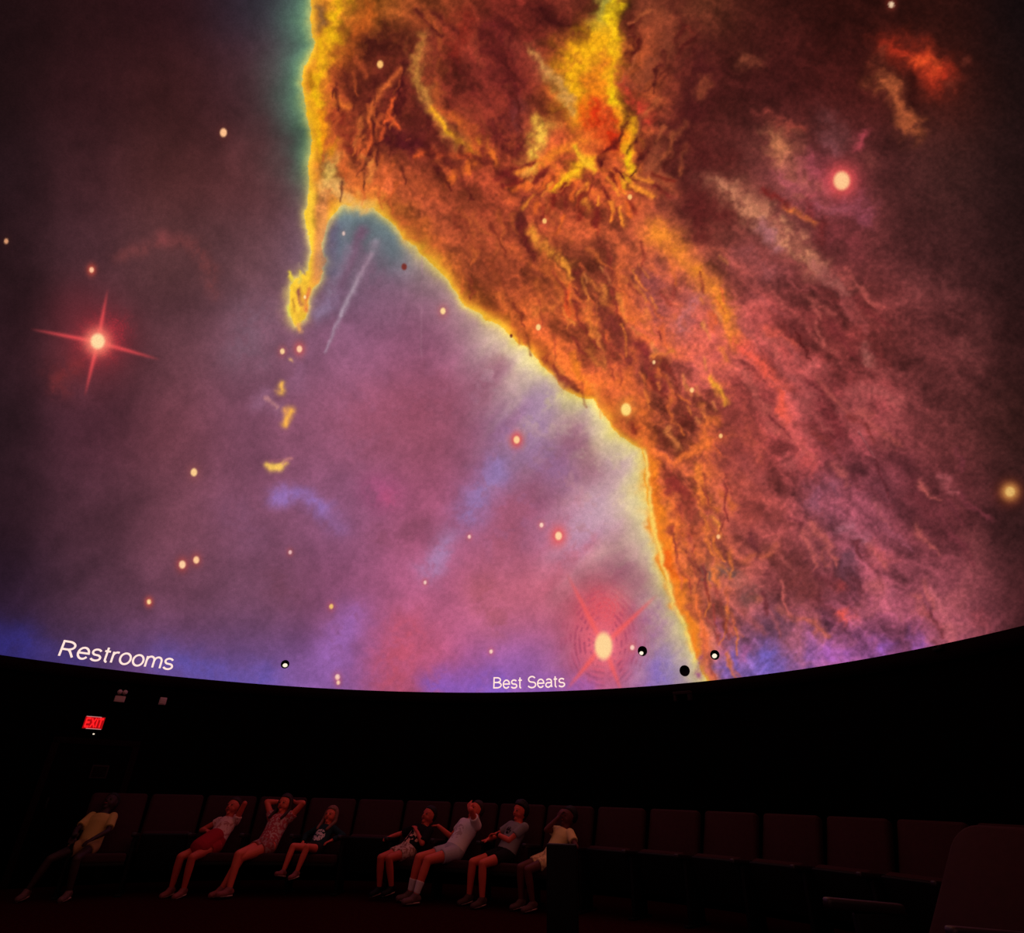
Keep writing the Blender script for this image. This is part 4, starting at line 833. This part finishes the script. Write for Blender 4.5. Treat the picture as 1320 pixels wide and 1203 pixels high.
HAIR = {'dark': mat('hair_dark', (0.008, 0.005, 0.005), 0.7, 0.3, 0.4, 60, 0.4), 'brown': mat('hair_brown', (0.03, 0.009, 0.007), 0.7, 0.3, 0.4, 60, 0.4), 'fair': mat('hair_fair', (0.20, 0.075, 0.05), 0.7, 0.3, 0.4, 60, 0.4)}
M['eye'] = mat('eye_dark', (0.01, 0.006, 0.006), 0.3, 0.5, 0.1, 40); M['lip'] = mat('lip', (0.20, 0.025, 0.025), 0.5, 0.3, 0.1, 40)
M['sock'] = mat('white_sock', (0.66, 0.5, 0.5), 0.95, 0.1, 0.1, 60, 0.2); M['sole'] = mat('pale_sole', (0.5, 0.3, 0.28), 0.8, 0.2, 0.1, 40)
M['band'] = mat('wrist_band', (0.008, 0.006, 0.007), 0.7, 0.2, 0.1, 40)

def person(P):
    s = P['s']; hs = P.get('hs', 1.03)
    r = SEAT_R + P.get('dr', 0.0)
    pos = ring_pos(P['phi'], r)
    y0, z0 = P.get('y0', -0.08), 0.435 + 0.098 * s
    lean = R_(P.get('lean', 34)); tilt = math.tan(R_(P.get('tilt', 0)))
    sv = nrm(V3(tilt, math.sin(lean), math.cos(lean))); side = nrm(V3(1, 0, 0) - sv * sv[0]); dep = np.cross(sv, side)   # dep: towards the back
    if dep[1] < 0: dep = -dep
    pel = V3(P.get('x0', 0.0), y0, z0); at = lambda t: pel + sv * t * s
    shc = at(0.385); neck = at(0.44)
    hl = lean - R_(P.get('nod', 16)); ht = math.tan(R_(P.get('htilt', P.get('tilt', 0))))
    hu = nrm(V3(ht, math.sin(hl), math.cos(hl)))                      # head's own up
    fa = R_(P.get('hyaw', 0)); f0 = nrm(V3(math.sin(fa), -math.cos(fa), 0)); hf = nrm(f0 - hu * (f0 @ hu)); hr = np.cross(hu, hf)  # face direction
    hc = neck + hu * (0.128 * hs)
    body = Shape()
    torso = [(-0.07, .120, .085), (0.0, .148, .105), (0.10, .132, .096), (0.20, .136, .098), (0.30, .150, .100), (0.37, .140, .086), (0.425, .085, .062), (0.45, .05, .05)]
    fem = P.get('slim', 1.0)
    body.loft([(at(t), side * hw * s * fem, dep * hd * s) for t, hw, hd in torso])
    body.cap(at(0.39), 0.066 * s, hc - hu * 0.05, 0.05 * hs, n=14)
    def headfn(u, v, w_):
        k = 1 - 0.26 * max(0, -w_) ** 1.5                               # narrow towards the chin
        if v < 0: v = v * (0.90 if w_ > -0.3 else 0.98)
        return u * k, v * (k if v > 0 else 1 - 0.1 * max(0, -w_)), w_
    body.ell(hc, hr * 0.081 * hs, -hf * 0.096 * hs, hu * 0.116 * hs, headfn, 24, 16)
    body.cap(hc + hf * 0.084 * hs + hu * 0.006 * hs, 0.010 * hs, hc + hf * 0.097 * hs - hu * 0.022 * hs, 0.0125 * hs, n=8)
    body.cap(hc + hf * 0.060 * hs - hu * 0.086 * hs, 0.024 * hs, hc + hf * 0.066 * hs - hu * 0.088 * hs, 0.022 * hs, n=8)    # chin
    for sg in (-1, 1):
        body.cap(hc + hr * sg * 0.077 * hs + hu * 0.018 * hs, 0.012 * hs, hc + hr * sg * 0.074 * hs - hu * 0.022 * hs, 0.010 * hs, n=8)
        body.cap(hc + hf * 0.072 * hs + hr * sg * 0.02 * hs + hu * 0.03 * hs, 0.012 * hs, hc + hf * 0.062 * hs + hr * sg * 0.046 * hs + hu * 0.028 * hs, 0.010 * hs, n=8)  # brow
        body.cap(hc + hf * 0.052 * hs + hr * sg * 0.036 * hs - hu * 0.034 * hs, 0.026 * hs, hc + hf * 0.048 * hs + hr * sg * 0.038 * hs - hu * 0.042 * hs, 0.026 * hs, n=8)   # cheek
    legs, arms = [], []
    for i, sg in enumerate((-1, 1)):                                      # viewer's left / right
        hip = pel + side * sg * 0.082 * s - sv * 0.005 + V3(0, -0.03, -0.005)
        kn, an = ik(hip, P['feet'][i], 0.40 * s, 0.385 * s, P.get('kpole', [(0, -0.6, 1), (0, -0.6, 1)])[i])
        body.cap(hip, 0.083 * s, kn, 0.054 * s, n=14); body.cap(kn, 0.053 * s, kn + (an - kn) * 0.35, 0.054 * s, n=14); body.cap(kn + (an - kn) * 0.35, 0.054 * s, an, 0.034 * s, n=14)
        fd = nrm(V3(*P.get('toe', [(0, -1, -0.12), (0, -1, -0.12)])[i])); heel = an - fd * 0.035 * s + V3(0, 0, -0.035 * s); toe = an + fd * 0.145 * s + V3(0, 0, -0.045 * s)
        body.cap(an, 0.034 * s, heel, 0.030 * s, n=10); body.cap(heel, 0.031 * s, (heel + toe) / 2, 0.036 * s, n=10); body.cap((heel + toe) / 2, 0.036 * s, toe, 0.026 * s, n=10)
        legs.append((hip, kn, an, heel, toe, fd))
        sh = shc + side * sg * 0.152 * s * fem
        el, wr = ik(sh, hc + V3(*P['hands'][i][1:]) if P['hands'][i][0] == 'head' else V3(*P['hands'][i]), 0.265 * s, 0.235 * s, P['epole'][i])
        body.cap(sh, 0.050 * s, el, 0.036 * s, n=12); body.cap(el, 0.037 * s, el + (wr - el) * .3, 0.037 * s, n=12); body.cap(el + (wr - el) * .3, 0.037 * s, wr, 0.025 * s, n=12)
        hd_ = P.get('hdir', [None, None])[i]; hd_ = nrm(V3(*hd_)) if hd_ else nrm(wr - el)
        hn = V3(*P.get('hnorm', [(0, 0, -1), (0, 0, -1)])[i])
        hand(body, wr, hd_, hn, sg, 0.95 * s + 0.05, P.get('curl', [0.5, 0.5])[i])
        arms.append((sh, el, wr))
    o = body.done('person', 0.0062, SKIN[P['skin']], None, 4, 0.45)
    o.location = pos; o.rotation_euler = (0, 0, R_(-P['phi'] + P.get('dyaw', 0)))
    tag(o, P['label'], 'person')
    # face
    for sg in (-1, 1):
        e_ = Shape(); e_.ell(hc + hf * 0.083 * hs + hr * sg * 0.031 * hs + hu * 0.006 * hs, hr * 0.013 * hs, hf * 0.006 * hs, hu * 0.0065 * hs, None, 10, 6)
        obj('eye', e_.bm, M['eye'], o)
    e_ = Shape(); e_.ell(hc + hf * 0.092 * hs - hu * 0.052 * hs, hr * 0.022 * hs, hf * 0.007 * hs, hu * 0.0065 * hs, None, 10, 6); obj('lips', e_.bm, M['lip'], o)
    # hair
    hsh = Shape(); hv = P.get('hairvol', 1.0)
    hsh.ell(hc - hf * 0.016 * hs + hu * 0.024 * hs, hr * 0.094 * hs * hv, -hf * 0.102 * hs * hv, hu * 0.112 * hs * hv,
            lambda u, v, w_: (u, v if v > 0 or w_ > 0.42 else v * (0.30 + 0.70 * max(0, w_ - 0.12) / 0.30 if w_ > 0.12 else 0.30), max(w_, -0.6)), 24, 16)
    if P.get('long'):
        for sg in (-1, 1):
            a = hc + hr * sg * 0.08 * hs + hu * 0.05 * hs; b = hc + hr * sg * 0.10 * hs - hu * 0.07 * hs - hf * 0.0; c = shc + side * sg * 0.10 * s - dep * 0.115 * s - sv * P['long'] * s
            hsh.cap(a, 0.026, b, 0.027, n=10); hsh.cap(b, 0.027, c, 0.018, n=10)
    if P.get('curly'):
        rr = random.Random(3)
        for _ in range(46):
            u = V3(rr.uniform(-1, 1), rr.uniform(-0.25, 1), rr.uniform(-0.3, 1)); u = nrm(u)
            if u[1] < 0.25 and u[2] < 0.55: u = nrm(V3(u[0], 0.5, u[2]))
            c = hc + hr * u[0] * 0.088 * hs - hf * u[1] * 0.1 * hs + hu * (u[2] * 0.118 * hs + 0.012)
            hsh.cap(c, 0.024, c + V3(0.004, 0, 0.004), 0.02, n=8)
    hsh.done('hair', 0.009, HAIR[P['hair']], o, 2)
    # shirt
    sl = P.get('sleeve', 0.55); q = Shape(); g = 0.013
    tt = [(P.get('hem', -0.02), .150, .112), (0.06, .146, .108), (0.14, .140, .104), (0.22, .142, .104), (0.30, .155, .107), (0.37, .146, .092), (0.415, .092, .070)]
    q.loft([(at(t), side * (hw * s * fem + g), dep * (hd * s + g)) for t, hw, hd in tt], 24)
    for i, (sh, el, wr) in enumerate(arms):
        q.cap(sh - (el - sh) * 0.02, 0.066 * s, sh + (el - sh) * 0.12, 0.062 * s + 0.003, True, 14)
        if sl <= 1.0:
            q.cap(sh - nrm(el - sh) * 0.01, 0.060 * s + 0.004, sh + (el - sh) * sl, 0.050 * s + 0.012, False, 14)
        else:
            q.cap(sh, 0.060 * s, el, 0.046 * s + 0.006, True, 14); q.cap(el, 0.046 * s + 0.006, el + (wr - el) * (sl - 1), 0.032 * s + 0.010, False, 14)
    pc = at(P.get('pz', 0.2)) - dep * 0.11 * s
    cs = P['shirt']
    mt = fabric('cloth_' + cs['name'], cs['c'], cs.get('c2'), pc, cs.get('rad', 0.09), cs.get('scale', 24), cs.get('thr', 0.5), cs.get('pattern', False))
    so = q.done('shirt', 0.0085, mt, o, 3); tag(so, cs['label'])
    # shorts or skirt
    b = P['bottom']; q = Shape(); tl = b.get('len', 0.5)
    q.loft([(at(t), side * (hw * s * fem + 0.014), dep * (hd * s + 0.014)) for t, hw, hd in ((-0.085, .11, .085), (-0.05, .142, .105), (0.0, .152, .112), (b.get('top', 0.05), .146, .108))], 24)
    for hip, kn, an, heel, toe, fd in legs:
        q.cap(hip - nrm(kn - hip) * 0.02, 0.088 * s + 0.008, hip + (kn - hip) * tl, (0.083 - 0.029 * tl) * s + b.get('flare', 0.016), False, 16)
    if b.get('skirt'):
        a0, a1 = legs[0], legs[1]; c0 = at(0.10) - dep * 0.06; c1 = (a0[0] + a0[1] + a1[0] + a1[1]) / 4 + V3(0, 0, 0.05)
        q.cap(c0, 0.105 * s, c1, 0.115 * s, True, 18, 1.35)
    bo = q.done('skirt' if b.get('skirt') else 'shorts', 0.0095, fabric('cloth_' + b['name'], b['c'], b.get('c2'), (0, 0, 0), 1, 30, 0.52, True), o, 3); tag(bo, b['label'])
    # socks, shoes
    for hip, kn, an, heel, toe, fd in legs:
        if P.get('sock'):
            q = Shape(); q.cap(an + (kn - an) * P['sock'], 0.053 * s, an + (kn - an) * 0.08, 0.040 * s, False, 16); q.done('sock', 0.008, M['sock'], o, 2)
        if P.get('shoe'):
            q = Shape(); up = V3(0, 0, 1); lt = nrm(np.cross(fd, up))
            m_ = (heel + toe) / 2
            q.cap(heel + V3(0, 0, 0.012), 0.042 * s, m_, 0.043 * s, n=12); q.cap(m_, 0.043 * s, toe, 0.036 * s, n=12, sx=1.2, ref=lt); q.cap(an, 0.047 * s, m_ + V3(0, 0, 0.01), 0.04 * s, n=12)
            so_ = q.done('shoe', 0.008, P['shoe'], o, 2)
            q = Shape(); a_, b_ = heel - fd * 0.02 + V3(0, 0, -0.026 * s), toe + fd * 0.015 + V3(0, 0, -0.018 * s)
            q.loft([(c, lt * w_ * s, nrm(np.cross(lt, fd)) * 0.012) for c, w_ in ((a_, .024), (a_ + (b_ - a_) * .12, .040), (a_ + (b_ - a_) * .6, .046), (a_ + (b_ - a_) * .9, .036), (b_, .02))], 14)
            obj('sole', q.bm, M['sole'], so_)
    if P.get('band'):
        sh, el, wr = arms[P['band'] - 1]; q = Shape(); q.cap(wr - nrm(wr - el) * 0.045, 0.034 * s, wr - nrm(wr - el) * 0.015, 0.031 * s, False, 14); q.done('wristband', 0.006, M['band'], o, 2)
    return o
SHOE_P = mat('pink_shoe', (0.22, 0.05, 0.05), 0.7, 0.3, 0.2, 40); SHOE_D = mat('dark_sneaker', (0.10, 0.045, 0.045), 0.7, 0.3, 0.5, 30)
HIPS = (0, -0.6, 1)
PEOPLE = [
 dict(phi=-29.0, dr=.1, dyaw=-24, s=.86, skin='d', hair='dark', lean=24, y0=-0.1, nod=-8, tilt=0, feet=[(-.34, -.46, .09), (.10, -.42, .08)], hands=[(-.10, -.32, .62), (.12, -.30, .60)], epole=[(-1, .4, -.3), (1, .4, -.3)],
      shirt=dict(name='yellow', c=(.46, .30, .09), label='yellow short-sleeved shirt'), bottom=dict(name='pale_yellow', c=(.34, .20, .08), label='yellow shorts', len=.35), shoe=SHOE_D, sleeve=.75,
      label='child in a yellow shirt sitting nearest the door'),
 dict(phi=-15.1, dyaw=-30, s=.88, skin='b', hair='brown', lean=38, y0=-0.1, nod=20, tilt=-3, slim=.92, feet=[(-.20, -.44, .08), (-.02, -.44, .08)], hands=[(-.16, -.08, .68), ('head', .11, .09, .03)], epole=[(-1, .3, -.2), (.7, -.1, 1.6)],
      hnorm=[(.3, 0, -1), (-1, 0, 0)], shirt=dict(name='pink_white', c=(.66, .36, .33), c2=(.45, .16, .15), pattern=True, thr=.56, label='pale pink ruffled top'), bottom=dict(name='red', c=(.34, .012, .022), label='bright red skirt', len=.3, skirt=True, top=.10),
      sleeve=.3, shoe=SHOE_P, label='child in a pale pink top and red skirt, one arm raised'),
 dict(phi=-8.6, dyaw=-24, s=.95, skin='a', hair='brown', lean=33, y0=-0.12, nod=24, tilt=0, slim=.92, feet=[(-.10, -.58, .09), (-.24, -.54, .085)], kpole=[(-.1, -.6, 1), (.1, -.6, 1)], toe=[(-.3, -1, .05), (-.2, -1, -.05)],
      hands=[('head', -.09, .09, .02), ('head', .09, .09, .02)], epole=[(-1.6, -.3, .75), (1.6, -.3, .75)], hdir=[(1, .2, .2), (-1, .2, .2)], hnorm=[(0, -1, 0), (0, -1, 0)],
      shirt=dict(name='pink_pattern', c=(.42, .06, .07), c2=(.55, .3, .28), pattern=True, scale=34, thr=.53, label='pink and white patterned top'), bottom=dict(name='pink_short', c=(.30, .05, .05), c2=(.33, .16, .15), label='pink patterned shorts', len=.3), sleeve=.35, shoe=SHOE_P, long=.06,
      label='child in a patterned pink outfit with both hands behind the head'),
 dict(phi=-2.6, dyaw=-20, s=.74, hs=.95, skin='a', hair='fair', lean=38, y0=-0.08, nod=24, tilt=2, feet=[(-.17, -.48, .27), (.02, -.47, .27)], toe=[(-.2, -1, .2), (-.1, -1, -.1)], kpole=[(-.2, -.6, 1), (.2, -.6, 1)],
      hands=[(-.19, -.12, .56), (.20, -.06, .60)], epole=[(-1, .5, 0), (1, .5, 0)], long=.10, hairvol=1.06, shirt=dict(name='teal', c=(.012, .030, .034), c2=(.62, .52, .5), rad=.085, scale=42, thr=.47, label='dark teal sweatshirt with a white printed motif'), pz=.17,
      bottom=dict(name='dark_short', c=(.02, .014, .016), label='dark shorts', len=.35), sleeve=1.85, shoe=SHOE_P, label='small fair-haired child in a dark teal sweatshirt'),
 dict(phi=10.0, dyaw=-28, s=.86, skin='b', hair='dark', lean=44, y0=-0.14, nod=26, tilt=5, feet=[(-.12, -.46, .12), (.06, -.42, .14)], hands=[(-.30, -.20, .66), (.06, -.06, .74)], epole=[(-1, .6, -.2), (1, .6, -.4)],
      shirt=dict(name='black_print', c=(.010, .007, .008), c2=(.6, .3, .22), rad=.13, scale=16, thr=.48, label='black shirt with a large pale print'), pz=.14, bottom=dict(name='cream_plaid', c=(.52, .34, .28), c2=(.28, .12, .1), label='cream checked shorts', len=.5), sleeve=.9, shoe=mat('black_shoe', (.006, .005, .006), .7, .2, .2, 30),
      label='child in a black printed shirt slouching low in the seat'),
 dict(phi=16.4, dyaw=-32, s=1.0, skin='a', hair='brown', lean=38, y0=-0.16, nod=14, tilt=3, feet=[(-.24, -.62, .09), (.00, -.70, .09)], toe=[(-.25, -1, 0), (-.15, -1, -.02)], hands=[(-.40, -.14, .80), ('head', .03, -.135, .015)], epole=[(-.4, .5, -1), (1, -.3, -.6)],
      hdir=[(-1, -.2, -.1), (-.6, .3, .8)], hnorm=[(0, -.3, -1), (-.3, 1, 0)], shirt=dict(name='white', c=(.74, .62, .60), c2=(.50, .36, .34), rad=.10, scale=26, thr=.5, label='white printed short-sleeved shirt'), bottom=dict(name='grey', c=(.42, .36, .38), label='grey shorts', len=.48), sleeve=.55, sock=.42, shoe=SHOE_D,
      label='child in a white shirt and white socks shading the eyes'),
 dict(phi=22.7, dyaw=-30, s=.93, skin='a', hair='dark', curly=True, hairvol=1.08, lean=31, y0=-0.08, nod=26, tilt=2, feet=[(-.22, -.46, .09), (.06, -.46, .09)], hands=[(-.20, -.22, .68), (-.12, -.14, .75)], epole=[(-1, .5, -.3), (1, .3, -.3)],
      hdir=[(-.3, -1, -.2), (-1, -.2, -.1)], shirt=dict(name='grey_tee', c=(.24, .21, .21), c2=(.02, .015, .016), rad=.05, scale=40, thr=.45, label='grey shirt with a small dark emblem'), pz=.27, bottom=dict(name='black_short', c=(.012, .009, .010), label='black shorts', len=.5), sleeve=.6, band=2, shoe=mat('brown_shoe', (.07, .03, .03), .7, .2, .2, 30),
      label='curly-haired child in a grey shirt with a black wristband'),
 dict(phi=29.0, dyaw=-32, s=.88, skin='c', hair='dark', lean=34, y0=-0.1, nod=18, tilt=4, feet=[(-.14, -.44, .09), (.06, -.40, .09)], hands=[('head', -.04, -.14, -.01), (.20, -.10, .62)], epole=[(-.5, -.6, -1), (1, .4, -.2)],
      hdir=[(.3, .4, .9), None], hnorm=[(0, 1, 0), (0, 0, -1)], shirt=dict(name='yellow_tee', c=(.74, .52, .22), label='pale yellow short-sleeved shirt'), bottom=dict(name='cream_short', c=(.70, .48, .22), c2=(.5, .3, .15), label='pale yellow patterned shorts', len=.55), sleeve=.6, shoe=SHOE_D,
      label='child in a pale yellow shirt with a hand at the face'),
]
for P in PEOPLE: person(P)
